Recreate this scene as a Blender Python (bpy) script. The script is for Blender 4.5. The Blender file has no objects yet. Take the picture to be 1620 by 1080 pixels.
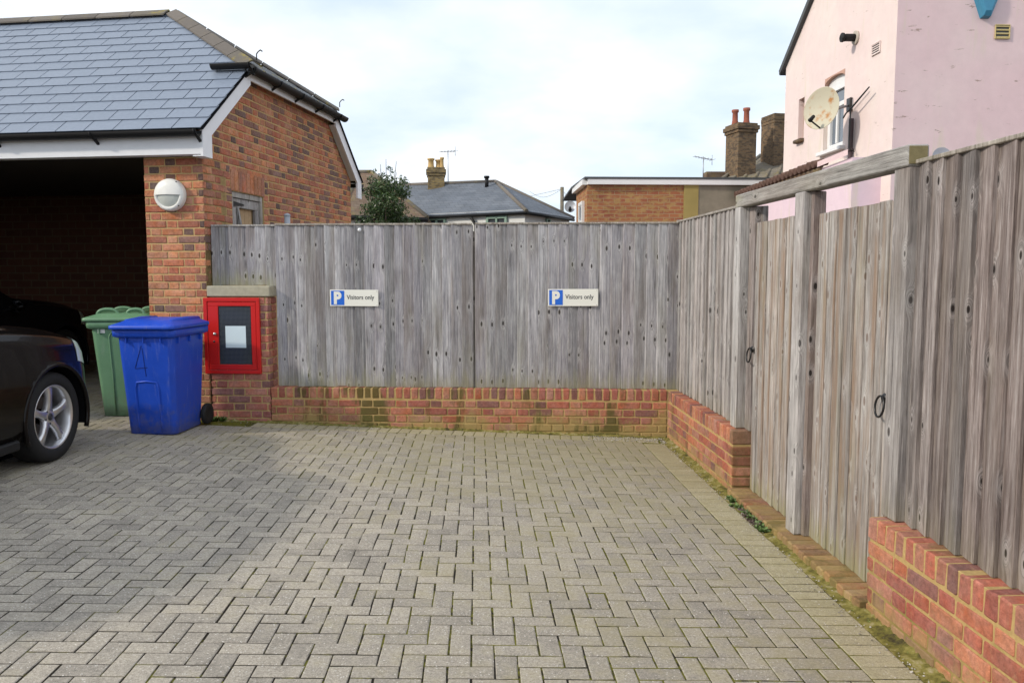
import bpy, bmesh, math, random
import numpy as np
from mathutils import Vector, Matrix
random.seed(7); rng = np.random.default_rng(7)
R_ = math.radians
scene = bpy.context.scene
COL = scene.collection
# ------------------------------------------------------------------ camera, sky, sun, exposure
FPX, CXP, CYP, HORIZON, CAMZ = 1250.0, 810.0, 540.0, 431.0, 1.6
PITCH = math.atan((CYP - HORIZON) / FPX)
cam = bpy.data.cameras.new('camera'); camo = bpy.data.objects.new('camera', cam); COL.objects.link(camo)
cam.sensor_width = 36.0; cam.lens = FPX / 1620.0 * 36.0
cam.clip_start = 0.05; cam.clip_end = 5000.0
camo.location = (0, 0, CAMZ); camo.rotation_euler = (math.pi / 2 - PITCH, 0, 0)
scene.camera = camo
SUN_DIR = Vector((0.80, 0.33, -0.52)).normalized()          # the way the light travels
sun = bpy.data.lights.new('sun', 'SUN'); suno = bpy.data.objects.new('sun', sun); COL.objects.link(suno)
sun.energy = 2.4; sun.angle = R_(4.0); sun.color = (1.0, 0.91, 0.77)
suno.rotation_euler = SUN_DIR.to_track_quat('-Z', 'Y').to_euler()
suno.location = (-20, -8, 16)
elev = math.asin(-SUN_DIR.z); azim = math.atan2(-SUN_DIR.x, -SUN_DIR.y)
world = bpy.data.worlds.new('World'); scene.world = world; world.use_nodes = True
wn = world.node_tree.nodes; wl = world.node_tree.links; wn.clear()
w_out = wn.new('ShaderNodeOutputWorld'); w_bg = wn.new('ShaderNodeBackground'); w_bg.inputs['Strength'].default_value = 0.13
sky = wn.new('ShaderNodeTexSky'); sky.sky_type = 'NISHITA'; sky.sun_disc = False
sky.sun_elevation = elev; sky.sun_rotation = azim; sky.air_density = 1.0; sky.dust_density = 1.5; sky.ozone_density = 1.0
tc = wn.new('ShaderNodeTexCoord'); sep = wn.new('ShaderNodeSeparateXYZ'); wl.new(tc.outputs['Generated'], sep.inputs[0])
def wmath(op, a, b):
    m = wn.new('ShaderNodeMath'); m.operation = op
    for i, v in enumerate((a, b)):
        if v is None: continue
        if hasattr(v, 'type'): wl.new(v, m.inputs[i])
        else: m.inputs[i].default_value = v
    return m.outputs[0]
zc = wmath('ADD', wmath('ABSOLUTE', sep.outputs['Z'], None), 0.22)
comb = wn.new('ShaderNodeCombineXYZ')
wl.new(wmath('DIVIDE', sep.outputs['X'], zc), comb.inputs[0]); wl.new(wmath('DIVIDE', sep.outputs['Y'], zc), comb.inputs[1])
cn = wn.new('ShaderNodeTexNoise'); cn.inputs['Scale'].default_value = 1.3; cn.inputs['Detail'].default_value = 6; cn.inputs['Roughness'].default_value = 0.5
wl.new(comb.outputs[0], cn.inputs['Vector'])
cr = wn.new('ShaderNodeValToRGB'); cr.color_ramp.elements[0].position = 0.34; cr.color_ramp.elements[0].color = (0.74, 0.74, 0.74, 1)
cr.color_ramp.elements[1].position = 0.62; cr.color_ramp.elements[1].color = (1.0, 1.0, 1.0, 1)
wl.new(cn.outputs['Fac'], cr.inputs['Fac'])
cmx = wn.new('ShaderNodeMixRGB'); wl.new(cr.outputs['Color'], cmx.inputs['Fac']); wl.new(sky.outputs['Color'], cmx.inputs['Color1'])
cr2 = wn.new('ShaderNodeValToRGB'); cr2.color_ramp.elements[0].position = 0.36; cr2.color_ramp.elements[0].color = (0.635, 0.74, 0.87, 1)
cr2.color_ramp.elements[1].position = 0.60; cr2.color_ramp.elements[1].color = (0.815, 0.85, 0.895, 1)
wl.new(cn.outputs['Fac'], cr2.inputs['Fac'])
csc = wn.new('ShaderNodeVectorMath'); csc.operation = 'SCALE'; csc.inputs['Scale'].default_value = 9.3
wl.new(cr2.outputs['Color'], csc.inputs[0]); wl.new(csc.outputs[0], cmx.inputs['Color2'])
wl.new(cmx.outputs[0], w_bg.inputs['Color']); wl.new(w_bg.outputs[0], w_out.inputs['Surface'])
vs = scene.view_settings; vs.view_transform = 'Standard'; vs.look = 'None'; vs.gamma = 1.0; vs.exposure = 0.21
vs.use_curve_mapping = False
scene.cycles.use_denoising = True; scene.cycles.max_bounces = 4; scene.cycles.diffuse_bounces = 3; scene.cycles.adaptive_threshold = 0.02

# ------------------------------------------------------------------ the frame of the place
D3 = Vector((-0.0437, 1.0, 0.0)).normalized()               # along the right-hand wall, away from the road
E3 = Vector((D3.y, -D3.x, 0.0))                             # across the yard, to the right
K3 = Vector((1.502, 7.552, 0.0))                            # back right corner, foot of the walls
W3 = Vector((0.9986, -0.0528, 0.0)).normalized(); N3 = Vector((0.0528, 0.9986, 0.0)).normalized()
TILT = -0.03
def RW(s, off, z=0.0): return K3 + D3 * s + E3 * off + Vector((0, 0, z))
def BW(w, off, z=0.0): return K3 + W3 * w + N3 * off + Vector((0, 0, z))
def gz(x, y): return TILT * ((x - K3.x) * E3.x + (y - K3.y) * E3.y)
YAW_R = math.atan2(-D3.y, -D3.x); YAW_B = math.atan2(W3.y, W3.x)
SG = 0.15; GN = math.hypot(1, SG)
G3 = Vector((-2.997, 7.775, 0.0)); GD = Vector((SG / GN, 1 / GN, 0)); FD = Vector((-1 / GN, SG / GN, 0))
def GA(f, t, z=0.0): return G3 + FD * f + GD * t + Vector((0, 0, z))    # garage: f to the left, t to the back
def at(px, py, Y):                                          # a far point seen at that place of the photograph, Y metres away
    u = (px - CXP) / FPX; v = (py - CYP) / FPX
    dy = math.cos(PITCH) - v * math.sin(PITCH); dz = -math.sin(PITCH) - v * math.cos(PITCH)
    return Vector((u * Y / dy, Y, CAMZ + dz * Y / dy))

# ------------------------------------------------------------------ shader helpers
class NT:
    def __init__(s, name, rough=0.8, spec=0.3, metallic=0.0):
        s.m = bpy.data.materials.new(name); s.m.use_nodes = True; s.t = s.m.node_tree; s.n = s.t.nodes; s.l = s.t.links
        s.b = s.n['Principled BSDF']; s.b.inputs['Roughness'].default_value = rough
        s.b.inputs['Specular IOR Level'].default_value = spec; s.b.inputs['Metallic'].default_value = metallic
    def put(s, sock, v):
        if hasattr(v, 'links'): s.l.new(v, sock)
        elif isinstance(v, (tuple, list)) and len(v) == 3 and sock.type == 'RGBA': sock.default_value = (*v, 1)
        else: sock.default_value = v
    def math(s, op, a, b=None, clamp=False):
        m = s.n.new('ShaderNodeMath'); m.operation = op; m.use_clamp = clamp; s.put(m.inputs[0], a)
        if b is not None: s.put(m.inputs[1], b)
        return m.outputs[0]
    def vmath(s, op, a, b):
        m = s.n.new('ShaderNodeVectorMath'); m.operation = op; s.put(m.inputs[0], a); s.put(m.inputs[1], b); return m.outputs[0]
    def xyz(s, v):
        n = s.n.new('ShaderNodeSeparateXYZ'); s.l.new(v, n.inputs[0]); return n.outputs
    def comb(s, x, y, z):
        n = s.n.new('ShaderNodeCombineXYZ')
        for i, v in enumerate((x, y, z)): s.put(n.inputs[i], v)
        return n.outputs[0]
    def noise(s, vec, scale, detail=3, rough=0.55, dist=0.0):
        n = s.n.new('ShaderNodeTexNoise'); s.l.new(vec, n.inputs['Vector']); n.inputs['Scale'].default_value = scale
        n.inputs['Detail'].default_value = detail; n.inputs['Roughness'].default_value = rough; n.inputs['Distortion'].default_value = dist
        return n.outputs['Fac']
    def vor(s, vec, scale, out='Distance'):
        n = s.n.new('ShaderNodeTexVoronoi'); s.l.new(vec, n.inputs['Vector']); n.inputs['Scale'].default_value = scale; return n.outputs[out]
    def vor2(s, vec, out='Distance'):
        n = s.n.new('ShaderNodeTexVoronoi'); n.voronoi_dimensions = '2D'; s.l.new(vec, n.inputs['Vector']); n.inputs['Scale'].default_value = 1.0; return n.outputs[out]
    def ramp(s, f, stops, interp='LINEAR'):
        n = s.n.new('ShaderNodeValToRGB'); n.color_ramp.interpolation = interp; el = n.color_ramp.elements
        while len(el) < len(stops): el.new(0.5)
        for k, (p, c) in enumerate(stops):
            el[k].position = p; el[k].color = (c, c, c, 1) if not isinstance(c, (tuple, list)) else (*c, 1)
        s.l.new(f, n.inputs['Fac']); return n.outputs['Color']
    def step(s, f, a, b):                                   # smooth 0..1 between a and b
        n = s.n.new('ShaderNodeMapRange'); n.interpolation_type = 'SMOOTHSTEP'; s.put(n.inputs['Value'], f)
        n.inputs['From Min'].default_value = a; n.inputs['From Max'].default_value = b; return n.outputs[0]
    def mix(s, f, a, b, mode='MIX'):
        n = s.n.new('ShaderNodeMixRGB'); n.blend_type = mode; s.put(n.inputs['Fac'], f)
        s.put(n.inputs['Color1'], a); s.put(n.inputs['Color2'], b); return n.outputs[0]
    def hsv(s, c, v=None, sat=None, h=None):
        n = s.n.new('ShaderNodeHueSaturation'); s.put(n.inputs['Color'], c)
        if v is not None: s.put(n.inputs['Value'], v)
        if sat is not None: s.put(n.inputs['Saturation'], sat)
        if h is not None: s.put(n.inputs['Hue'], h)
        return n.outputs[0]
    def info(s, o): return s.n.new('ShaderNodeObjectInfo').outputs[o]
    def geo(s, o): return s.n.new('ShaderNodeNewGeometry').outputs[o]
    def obj(s): return s.n.new('ShaderNodeTexCoord').outputs['Object']
    def bump(s, h, strength=0.3, dist=0.01):
        n = s.n.new('ShaderNodeBump'); n.inputs['Strength'].default_value = strength; n.inputs['Distance'].default_value = dist
        s.l.new(h, n.inputs['Height']); s.l.new(n.outputs[0], s.b.inputs['Normal'])
    def col(s, c): s.put(s.b.inputs['Base Color'], c); return s
    def rnd(s):                                             # one number per object, or per island in a joined mesh
        return s.math('FRACT', s.math('ADD', s.info('Random'), s.geo('Random Per Island')))
def plain(name, c, rough=0.6, spec=0.4, metallic=0.0, var=0.12, scale=18, bump=0.0):
    t = NT(name, rough, spec, metallic); p = t.geo('Position'); n = t.noise(p, scale, 4)
    t.col(t.hsv(c, v=t.math('ADD', t.math('MULTIPLY', n, 2 * var), 1 - var)))
    if bump: t.bump(t.noise(p, scale * 6, 3), bump, 0.004)
    return t.m

def brick_mat(name, palette=None, moss=0.0, mossz=0.25, grime=0.0):
    t = NT(name, 0.9, 0.2); p = t.geo('Position')
    if palette:                                             # joined pieces: colour per island
        k = len(palette); base = t.ramp(t.geo('Random Per Island'), [(i / k, c) for i, c in enumerate(palette)], 'CONSTANT')
    else: base = t.info('Color')
    n1 = t.noise(p, 42, 4, 0.6); n2 = t.noise(p, 190, 3, 0.6); n3 = t.noise(p, 9, 3)
    v = t.math('ADD', t.math('MULTIPLY', n1, 1.2), t.math('ADD', t.math('MULTIPLY', n2, 0.8), 0.02))
    c = t.hsv(base, v=v, sat=t.math('ADD', t.math('MULTIPLY', n3, 0.5), 0.72))
    crust = t.step(t.noise(p, 34, 5, 0.7), 0.55, 0.68)
    c = t.mix(t.math('MULTIPLY', crust, 0.28), c, (0.46, 0.31, 0.18))
    grim = t.step(t.noise(p, 5.5, 6, 0.7), 0.50, 0.72); c = t.mix(t.math('MULTIPLY', grim, 0.38), c, (0.11, 0.075, 0.055))
    if moss > 0:
        z = t.xyz(p)[2]; big = t.noise(t.vmath('MULTIPLY', p, (1, 1, 0.35)), 3.1, 4, 0.6); fine = t.noise(p, 55, 3, 0.6)
        hgt = t.math('SUBTRACT', 1.0, t.math('DIVIDE', z, mossz))
        f = t.math('ADD', t.math('MULTIPLY', hgt, 0.95), t.math('ADD', t.math('MULTIPLY', t.math('SUBTRACT', big, 0.5), 2.6), t.math('MULTIPLY', t.math('SUBTRACT', fine, 0.5), 0.9)))
        alg = t.step(f, 0.12, 0.75)
        c = t.mix(t.math('MULTIPLY', alg, 0.85 * moss), c, (0.34, 0.265, 0.10))
        dark = t.step(t.noise(t.vmath('MULTIPLY', p, (1, 1, 0.25)), 2.6, 5, 0.66), 0.515, 0.60)
        c = t.mix(t.math('MULTIPLY', dark, 0.85 * moss), c, (0.085, 0.085, 0.022))
    t.col(c); t.bump(t.math('ADD', n2, t.math('MULTIPLY', n1, 1.5)), 0.55, 0.006)
    return t.m
def mortar_mat(name, c, moss=0.0):
    t = NT(name, 0.95, 0.15); p = t.geo('Position'); n = t.noise(p, 60, 4, 0.6)
    k = t.hsv(c, v=t.math('ADD', t.math('MULTIPLY', n, 0.7), 0.62))
    if moss > 0:
        z = t.xyz(p)[2]; f = t.step(t.math('ADD', t.noise(p, 4, 4), t.math('MULTIPLY', z, -0.8)), 0.28, 0.55)
        k = t.mix(t.math('MULTIPLY', f, moss), k, (0.15, 0.14, 0.035))
    t.col(k); t.bump(t.noise(p, 240, 2), 0.4, 0.004); return t.m

def wood_mat(name, ca, cb, cc, dark=1.0, knots=1.0, green=0.0, warm=0.0):
    """weathered boards: grain along local z, knots, a tint of its own for each board"""
    t = NT(name, 0.85, 0.2); o = t.obj(); idx = t.info('Object Index'); r = t.rnd()
    x, y, z = t.xyz(o); x = t.math('ADD', x, t.math('MULTIPLY', y, 0.9))
    sh = t.math('MULTIPLY', idx, 3.71); own = t.math('MULTIPLY', r, 17.0)
    # knots sit at the same heights on boards sawn from one log (same index)
    kv = t.comb(t.math('ADD', t.math('MULTIPLY', x, 7.2), t.math('ADD', sh, t.math('MULTIPLY', r, 0.25))), t.math('ADD', t.math('MULTIPLY', z, 3.4), t.math('ADD', sh, t.math('MULTIPLY', r, 0.10))), 0.0)
    vd = t.vor2(kv); vc = t.xyz(t.vor2(kv, 'Color'))[0]
    on = t.step(vc, 0.30, 0.34)
    size = t.math('ADD', t.math('MULTIPLY', vc, 0.065), 0.012)
    kn = t.math('MULTIPLY', on, t.math('SUBTRACT', 1.0, t.step(t.math('SUBTRACT', vd, size), -0.012, 0.022)))
    halo = t.math('MULTIPLY', on, t.math('SUBTRACT', 1.0, t.step(vd, 0.05, 0.33)))
    gx = t.math('ADD', t.math('ADD', x, own), t.math('MULTIPLY', halo, 0.024))
    g1 = t.noise(t.comb(t.math('MULTIPLY', gx, 58), own, t.math('MULTIPLY', z, 1.5)), 1.0, 6, 0.72, 0.4)
    g2 = t.noise(t.comb(t.math('MULTIPLY', gx, 170), own, t.math('MULTIPLY', z, 6.5)), 1.0, 3, 0.7, 0.3)
    g3 = t.noise(t.comb(t.math('MULTIPLY', x, 10), own, t.math('MULTIPLY', z, 3.2)), 1.0, 5, 0.65)
    f = t.math('ADD', t.math('MULTIPLY', g1, 0.70), t.math('MULTIPLY', g2, 0.38), True)
    c = t.ramp(f, [(0.37, tuple(v * 0.48 for v in ca)), (0.475, tuple(v * 1.05 for v in ca)), (0.58, tuple(v * 1.05 for v in cb)), (0.70, cc)])
    c = t.hsv(c, v=t.math('ADD', t.math('MULTIPLY', r, 0.56), 0.74 * dark))
    c = t.hsv(c, v=t.math('ADD', t.math('MULTIPLY', g3, 1.3), 0.36), sat=t.math('ADD', t.math('MULTIPLY', t.math('FRACT', t.math('MULTIPLY', r, 7.3)), 0.9), 0.5))
    bp_ = t.step(t.noise(t.comb(t.math('MULTIPLY', x, 5), t.math('MULTIPLY', own, 1.7), t.math('MULTIPLY', z, 0.8)), 1.0, 4, 0.6), 0.46, 0.68)
    c = t.mix(t.math('MULTIPLY', bp_, 0.42), c, t.hsv((0.20, 0.155, 0.125), v=t.math('ADD', t.math('MULTIPLY', g1, 1.5), 0.3)))
    if warm > 0:
        wf = t.math('MULTIPLY', t.step(t.noise(t.comb(t.math('MULTIPLY', x, 14), own, t.math('MULTIPLY', z, 0.9)), 1.0, 4, 0.6), 0.45, 0.66), warm)
        c = t.mix(wf, c, (0.27, 0.165, 0.095))
    crack = t.step(g1, 0.355, 0.315)
    c = t.mix(t.math('MULTIPLY', crack, 0.6), c, (0.045, 0.04, 0.036))
    c = t.mix(t.math('MULTIPLY', halo, 0.42 * knots), c, tuple(min(1, v * 1.2) for v in cc))
    ring = t.step(t.noise(t.comb(t.math('MULTIPLY', vd, 42), own, t.math('MULTIPLY', z, 4)), 1.0, 2), 0.42, 0.62)
    c = t.mix(t.math('MULTIPLY', t.math('MULTIPLY', halo, ring), 0.55 * knots), c, tuple(v * 0.40 for v in ca))
    c = t.mix(t.math('MULTIPLY', kn, 0.92 * knots), c, (0.030, 0.024, 0.022) if warm == 0 else (0.12, 0.062, 0.035))
    if green > 0:
        gf = t.math('MULTIPLY', t.step(t.math('SUBTRACT', t.noise(t.comb(t.math('MULTIPLY', x, 25), own, t.math('MULTIPLY', z, 3)), 1.0, 4), t.math('MULTIPLY', z, 2.2)), 0.05, 0.62), green)
        c = t.mix(gf, c, (0.30, 0.29, 0.13))
        gt = t.math('MULTIPLY', t.step(t.noise(t.comb(t.math('MULTIPLY', x, 6), own, t.math('MULTIPLY', z, 1.4)), 1.0, 4), 0.52, 0.75), green * 0.6)
        c = t.mix(gt, c, (0.27, 0.25, 0.155))
    t.col(c); t.bump(t.math('ADD', t.math('ADD', g1, t.math('MULTIPLY', g2, 0.7)), t.math('MULTIPLY', kn, -0.4)), 0.7, 0.006)
    return t.m

def paver_mat(name, c0, c1, moss):
    t = NT(name, 0.88, 0.25); p = t.geo('Position'); r = t.rnd()
    base = t.mix(r, c0, c1)
    n1 = t.noise(p, 85, 3, 0.75); n2 = t.noise(p, 260, 2, 0.7); n3 = t.noise(p, 1.7, 4, 0.6); n4 = t.noise(p, 11, 5, 0.65)
    v = t.math('ADD', t.math('MULTIPLY', n1, 1.5), t.math('ADD', t.math('MULTIPLY', n2, 1.5), -0.5))
    c = t.hsv(base, v=v)
    c = t.hsv(c, v=t.math('ADD', t.math('MULTIPLY', n3, 0.65), t.math('ADD', t.math('MULTIPLY', n4, 0.75), 0.32)))
    fleck = t.step(t.vor(p, 68), 0.27, 0.13)
    fon = t.step(t.xyz(t.vor(p, 75, 'Color'))[1], 0.62, 0.66)
    c = t.mix(t.math('MULTIPLY', t.math('MULTIPLY', fleck, fon), 0.9), c, (0.72, 0.69, 0.64))
    x, y, z = t.xyz(p)
    zone = t.math('ADD', t.step(x, -2.6, 1.6), t.step(y, 4.2, 7.4))
    mf = t.step(t.math('ADD', t.math('MULTIPLY', zone, 0.37), t.math('ADD', t.math('MULTIPLY', t.math('SUBTRACT', n4, 0.5), 1.3), t.math('MULTIPLY', t.math('SUBTRACT', n3, 0.5), 1.4))), 0.05, 0.80)
    c = t.mix(t.math('MULTIPLY', mf, moss), c, (0.27, 0.235, 0.125))
    t.col(c); t.bump(t.math('ADD', n1, n2), 0.6, 0.005); return t.m
# ------------------------------------------------------------------ geometry helpers
def cbox(sx, sy, sz, c=0.005, jit=0.0, z0=False):
    """chamfered box, 24 verts, 44 triangles; centred (or standing on z=0)"""
    h = (sx / 2, sy / 2, sz / 2); v = []
    for ix in (-1, 1):
        for iy in (-1, 1):
            for iz in (-1, 1):
                s = (ix, iy, iz)
                for a in range(3):
                    v.append([s[k] * (h[k] if k == a else h[k] - c) for k in range(3)])
    def vi(ix, iy, iz, a): return (((ix > 0) * 2 + (iy > 0)) * 2 + (iz > 0)) * 3 + a
    f = []
    for a in range(3):
        b, d = (a + 1) % 3, (a + 2) % 3
        for s in (-1, 1):
            q = []
            for (p, r) in ((-1, -1), (1, -1), (1, 1), (-1, 1)):
                k = [0, 0, 0]; k[a] = s; k[b] = p; k[d] = r; q.append(vi(*k, a))
            f.append(q if s > 0 else q[::-1])
        for p in (-1, 1):                                   # edges parallel to axis a
            for r in (-1, 1):
                def kk(t):
                    k = [0, 0, 0]; k[a] = t; k[b] = p; k[d] = r; return k
                q = [vi(*kk(-1), b), vi(*kk(1), b), vi(*kk(1), d), vi(*kk(-1), d)]
                f.append(q if p * r > 0 else q[::-1])
    for ix in (-1, 1):
        for iy in (-1, 1):
            for iz in (-1, 1):
                q = [vi(ix, iy, iz, 0), vi(ix, iy, iz, 1), vi(ix, iy, iz, 2)]
                f.append(q if ix * iy * iz > 0 else q[::-1])
    v = np.array(v)
    if jit:
        cj = rng.normal(0, jit, (8, 3)); v = v + np.repeat(cj, 3, axis=0) + rng.normal(0, jit * 0.35, v.shape)
    if z0: v[:, 2] += sz / 2
    return v, f
def mesh(name, v, f, mat=None, smooth=False):
    m = bpy.data.meshes.new(name); m.from_pydata([tuple(map(float, p)) for p in v], [], [tuple(int(i) for i in q) for q in f]); m.update()
    if mat: m.materials.append(mat)
    if smooth:
        m.polygons.foreach_set('use_smooth', [True] * len(m.polygons))
    return m
def link(name, data, parent=None, loc=None, yaw=0.0, color=None, idx=None):
    o = bpy.data.objects.new(name, data); COL.objects.link(o)
    if parent is not None: o.parent = parent
    if loc is not None: o.location = loc
    if yaw: o.rotation_euler = (0, 0, yaw)
    if color is not None: o.color = (*color, 1)
    if idx is not None: o.pass_index = idx
    return o
def thing(name, label, cat, loc=(0, 0, 0), yaw=0.0, group=None):
    o = link(name, None, None, loc, yaw); tag(o, label, cat, group); return o
def tag(o, label, cat, group=None):
    o['label'] = label; o['category'] = cat
    if group: o['group'] = group
    return o
class MB:
    """collects shapes; build() links them as one mesh object"""
    def __init__(s): s.v = []; s.f = []; s.sm = []
    def add(s, v, f, M=None, smooth=False):
        o = len(s.v)
        for p in v:
            p = Vector([float(k) for k in p]); s.v.append(M @ p if M else p)
        for q in f: s.f.append([o + int(i) for i in q]); s.sm.append(smooth)
        return s
    def box(s, c, size, ch=0.004, M=None, yaw=0.0):
        v, f = cbox(*size, min(ch, min(size) * 0.3)); T = Matrix.Translation(c) @ Matrix.Rotation(yaw, 4, 'Z')
        return s.add(v, f, (M @ T) if M else T)
    def bar(s, a, b, w, h, ch=0.003, up=(0, 0, 1)):         # square bar between two points
        a, b = Vector(a), Vector(b); d = b - a; L = d.length; y = d.normalized(); x = y.cross(Vector(up))
        if x.length < 1e-4: x = y.cross(Vector((1, 0, 0)))
        x.normalize(); z = x.cross(y); T = Matrix((x, y, z)).transposed().to_4x4(); T.translation = (a + b) / 2
        v, f = cbox(w, L, h, min(ch, min(w, h) * 0.3)); return s.add(v, f, T)
    def tube(s, pts, r, n=10, cap=True, smooth=True):
        pts = [Vector(p) for p in pts]; rs = r if isinstance(r, (list, tuple)) else [r] * len(pts); v = []; f = []
        u = None
        for i, p in enumerate(pts):
            d = (pts[min(i + 1, len(pts) - 1)] - pts[max(i - 1, 0)]).normalized()
            if u is None: u = d.orthogonal().normalized()
            u = (u - d * u.dot(d)).normalized(); w = d.cross(u)
            for k in range(n):
                a = 2 * math.pi * k / n; v.append(p + (u * math.cos(a) + w * math.sin(a)) * rs[i])
        for i in range(len(pts) - 1):
            for k in range(n):
                f.append([i * n + k, i * n + (k + 1) % n, (i + 1) * n + (k + 1) % n, (i + 1) * n + k])
        s.add(v, f, None, smooth)
        if cap:
            b = len(s.v) - len(v); s.f.append([b + k for k in range(n)][::-1]); s.f.append([b + (len(pts) - 1) * n + k for k in range(n)]); s.sm += [False, False]
        return s
    def lathe(s, prof, n=24, M=None, smooth=True, a0=0.0, a1=2 * math.pi):   # profile (r, z) round local z
        v = []; f = []; full = abs(a1 - a0 - 2 * math.pi) < 1e-6; m = n if full else n + 1
        for k in range(m):
            a = a0 + (a1 - a0) * k / n
            for (r, z) in prof: v.append((r * math.cos(a), r * math.sin(a), z))
        P = len(prof)
        for k in range(n):
            k2 = (k + 1) % m
            for i in range(P - 1): f.append([k * P + i, k2 * P + i, k2 * P + i + 1, k * P + i + 1])
        return s.add(v, f, M, smooth)
    def prism(s, poly, h, M=None, ch=0.0):                  # polygon in local xy, from z=0 up to h
        n = len(poly); v = [(p[0], p[1], 0) for p in poly] + [(p[0], p[1], h) for p in poly]
        f = [list(range(n))[::-1], [n + i for i in range(n)]] + [[i, (i + 1) % n, n + (i + 1) % n, n + i] for i in range(n)]
        return s.add(v, f, M)
    def quad(s, *p): return s.add(p, [list(range(len(p)))])
    def build(s, name, mat, parent=None, loc=None, yaw=0.0):
        m = bpy.data.meshes.new(name); m.from_pydata([tuple(p) for p in s.v], [], s.f); m.update()
        m.polygons.foreach_set('use_smooth', s.sm); m.materials.append(mat)
        return link(name, m, parent, loc, yaw)
def frame(x, y, z, o):                                      # matrix from three axes and an origin
    T = Matrix((Vector(x), Vector(y), Vector(z))).transposed().to_4x4(); T.translation = Vector(o); return T
def stuff(o): o['kind'] = 'stuff'; return o
def structure(o): o['kind'] = 'structure'; return o

# ------------------------------------------------------------------ materials
m_mortar = mortar_mat('mortar_yellow', (0.50, 0.35, 0.165))
m_mortar_low = mortar_mat('mortar_low', (0.45, 0.315, 0.135), 0.6)
m_brick = brick_mat('brick')
m_brick_low = brick_mat('brick_mossy', None, 1.0, 0.30)
m_brick_rt = brick_mat('brick_low_right', None, 0.55, 0.16)
PAL_G = [(0.47, 0.185, 0.095), (0.43, 0.155, 0.088), (0.50, 0.215, 0.11), (0.37, 0.13, 0.08), (0.42, 0.19, 0.11), (0.33, 0.145, 0.095), (0.24, 0.13, 0.105), (0.18, 0.11, 0.095)]
PAL_L = [(0.40, 0.142, 0.085), (0.36, 0.118, 0.078), (0.44, 0.18, 0.105), (0.32, 0.105, 0.078), (0.40, 0.165, 0.105), (0.35, 0.16, 0.115), (0.22, 0.10, 0.085)]
m_brick_isl = brick_mat('brick_joined', PAL_G)
m_paver = paver_mat('paver_grey', (0.305, 0.275, 0.235), (0.40, 0.358, 0.298), 0.65)
m_paver_y = paver_mat('paver_buff', (0.385, 0.345, 0.235), (0.46, 0.41, 0.285), 0.6)
m_wood_back = wood_mat('fence_wood_grey', (0.25, 0.241, 0.258), (0.375, 0.361, 0.375), (0.53, 0.512, 0.50), 1.0, 1.0, 0.5)
m_wood_right = wood_mat('fence_wood_silver', (0.245, 0.228, 0.222), (0.36, 0.34, 0.332), (0.50, 0.482, 0.472), 1.0, 0.9, 0.2)
m_wood_brown = wood_mat('fence_wood_brown', (0.155, 0.128, 0.120), (0.26, 0.225, 0.215), (0.40, 0.368, 0.358), 0.95, 1.1, 0.15)
m_wood_gate = wood_mat('gate_wood', (0.24, 0.214, 0.198), (0.37, 0.342, 0.322), (0.54, 0.515, 0.497), 1.0, 0.7, 0.6, 0.6)
m_wood_post = wood_mat('post_wood', (0.23, 0.21, 0.185), (0.335, 0.31, 0.28), (0.46, 0.43, 0.39), 1.0, 0.8, 0.3)
m_white = plain('white_paint', (0.74, 0.75, 0.78), 0.45, 0.4, var=0.06, scale=9)
m_black = plain('black_plastic', (0.013, 0.013, 0.014), 0.55, 0.25)
m_iron = plain('black_iron', (0.012, 0.012, 0.013), 0.35, 0.6, 0.3)
def slate_mat(name, a, b, moss=0.0, rough=0.48):
    t = NT(name, rough, 0.4); p = t.geo('Position'); c = t.mix(t.rnd(), a, b)
    n = t.noise(p, 30, 4, 0.6); c = t.hsv(c, v=t.math('ADD', t.math('MULTIPLY', n, 0.35), 0.82))
    if moss:
        c = t.mix(t.math('MULTIPLY', t.step(t.noise(p, 5, 5, 0.65), 0.5, 0.7), moss), c, (0.30, 0.24, 0.04))
    t.col(c); t.bump(t.noise(p, 90, 3), 0.2, 0.003); return t.m
m_slate = slate_mat('slate', (0.180, 0.216, 0.280), (0.195, 0.232, 0.298), 0.0, 0.42)
m_ridge = slate_mat('ridge_tile_concrete', (0.115, 0.10, 0.088), (0.16, 0.14, 0.122), 0.2, 0.85)
m_ridge_moss = slate_mat('ridge_tile_mossy', (0.13, 0.115, 0.095), (0.17, 0.15, 0.12), 0.95, 0.9)

# ------------------------------------------------------------------ ground
t = NT('earth', 0.95, 0.1); p = t.geo('Position'); t.col(t.hsv((0.13, 0.11, 0.085), v=t.math('ADD', t.noise(p, 3, 5), 0.5)))
gb = MB(); gb.quad((-1500, -1500, -0.16), (1500, -1500, -0.16), (1500, 1500, -0.16), (-1500, 1500, -0.16))
structure(gb.build('ground', t.m))
# paving: bed with moss in the joints, herringbone blocks, buff border courses
t = NT('joint_moss', 1.0, 0.05); p = t.geo('Position'); x, y, z = t.xyz(p)
zone = t.math('ADD', t.step(x, -2.4, 1.4), t.step(y, 5.2, 7.4))
mf = t.step(t.math('ADD', t.math('MULTIPLY', zone, 0.32), t.math('ADD', t.math('MULTIPLY', t.math('SUBTRACT', t.noise(p, 3.0, 5, 0.6), 0.5), 1.7), t.math('MULTIPLY', t.math('SUBTRACT', t.noise(p, 24, 4), 0.5), 1.2))), 0.05, 0.45)
jc = t.mix(mf, (0.030, 0.026, 0.021), (0.15, 0.145, 0.028)); jc = t.hsv(jc, v=t.math('ADD', t.noise(p, 150, 3), 0.5))
t.col(jc); t.bump(t.noise(p, 200, 3), 0.8, 0.006); m_joint = t.m
def pave_pt(u, s, h=0.0):                                   # u across (0 at the right wall), s along it
    q = K3 + E3 * u + D3 * s; return Vector((q.x, q.y, TILT * u + h))
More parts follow.
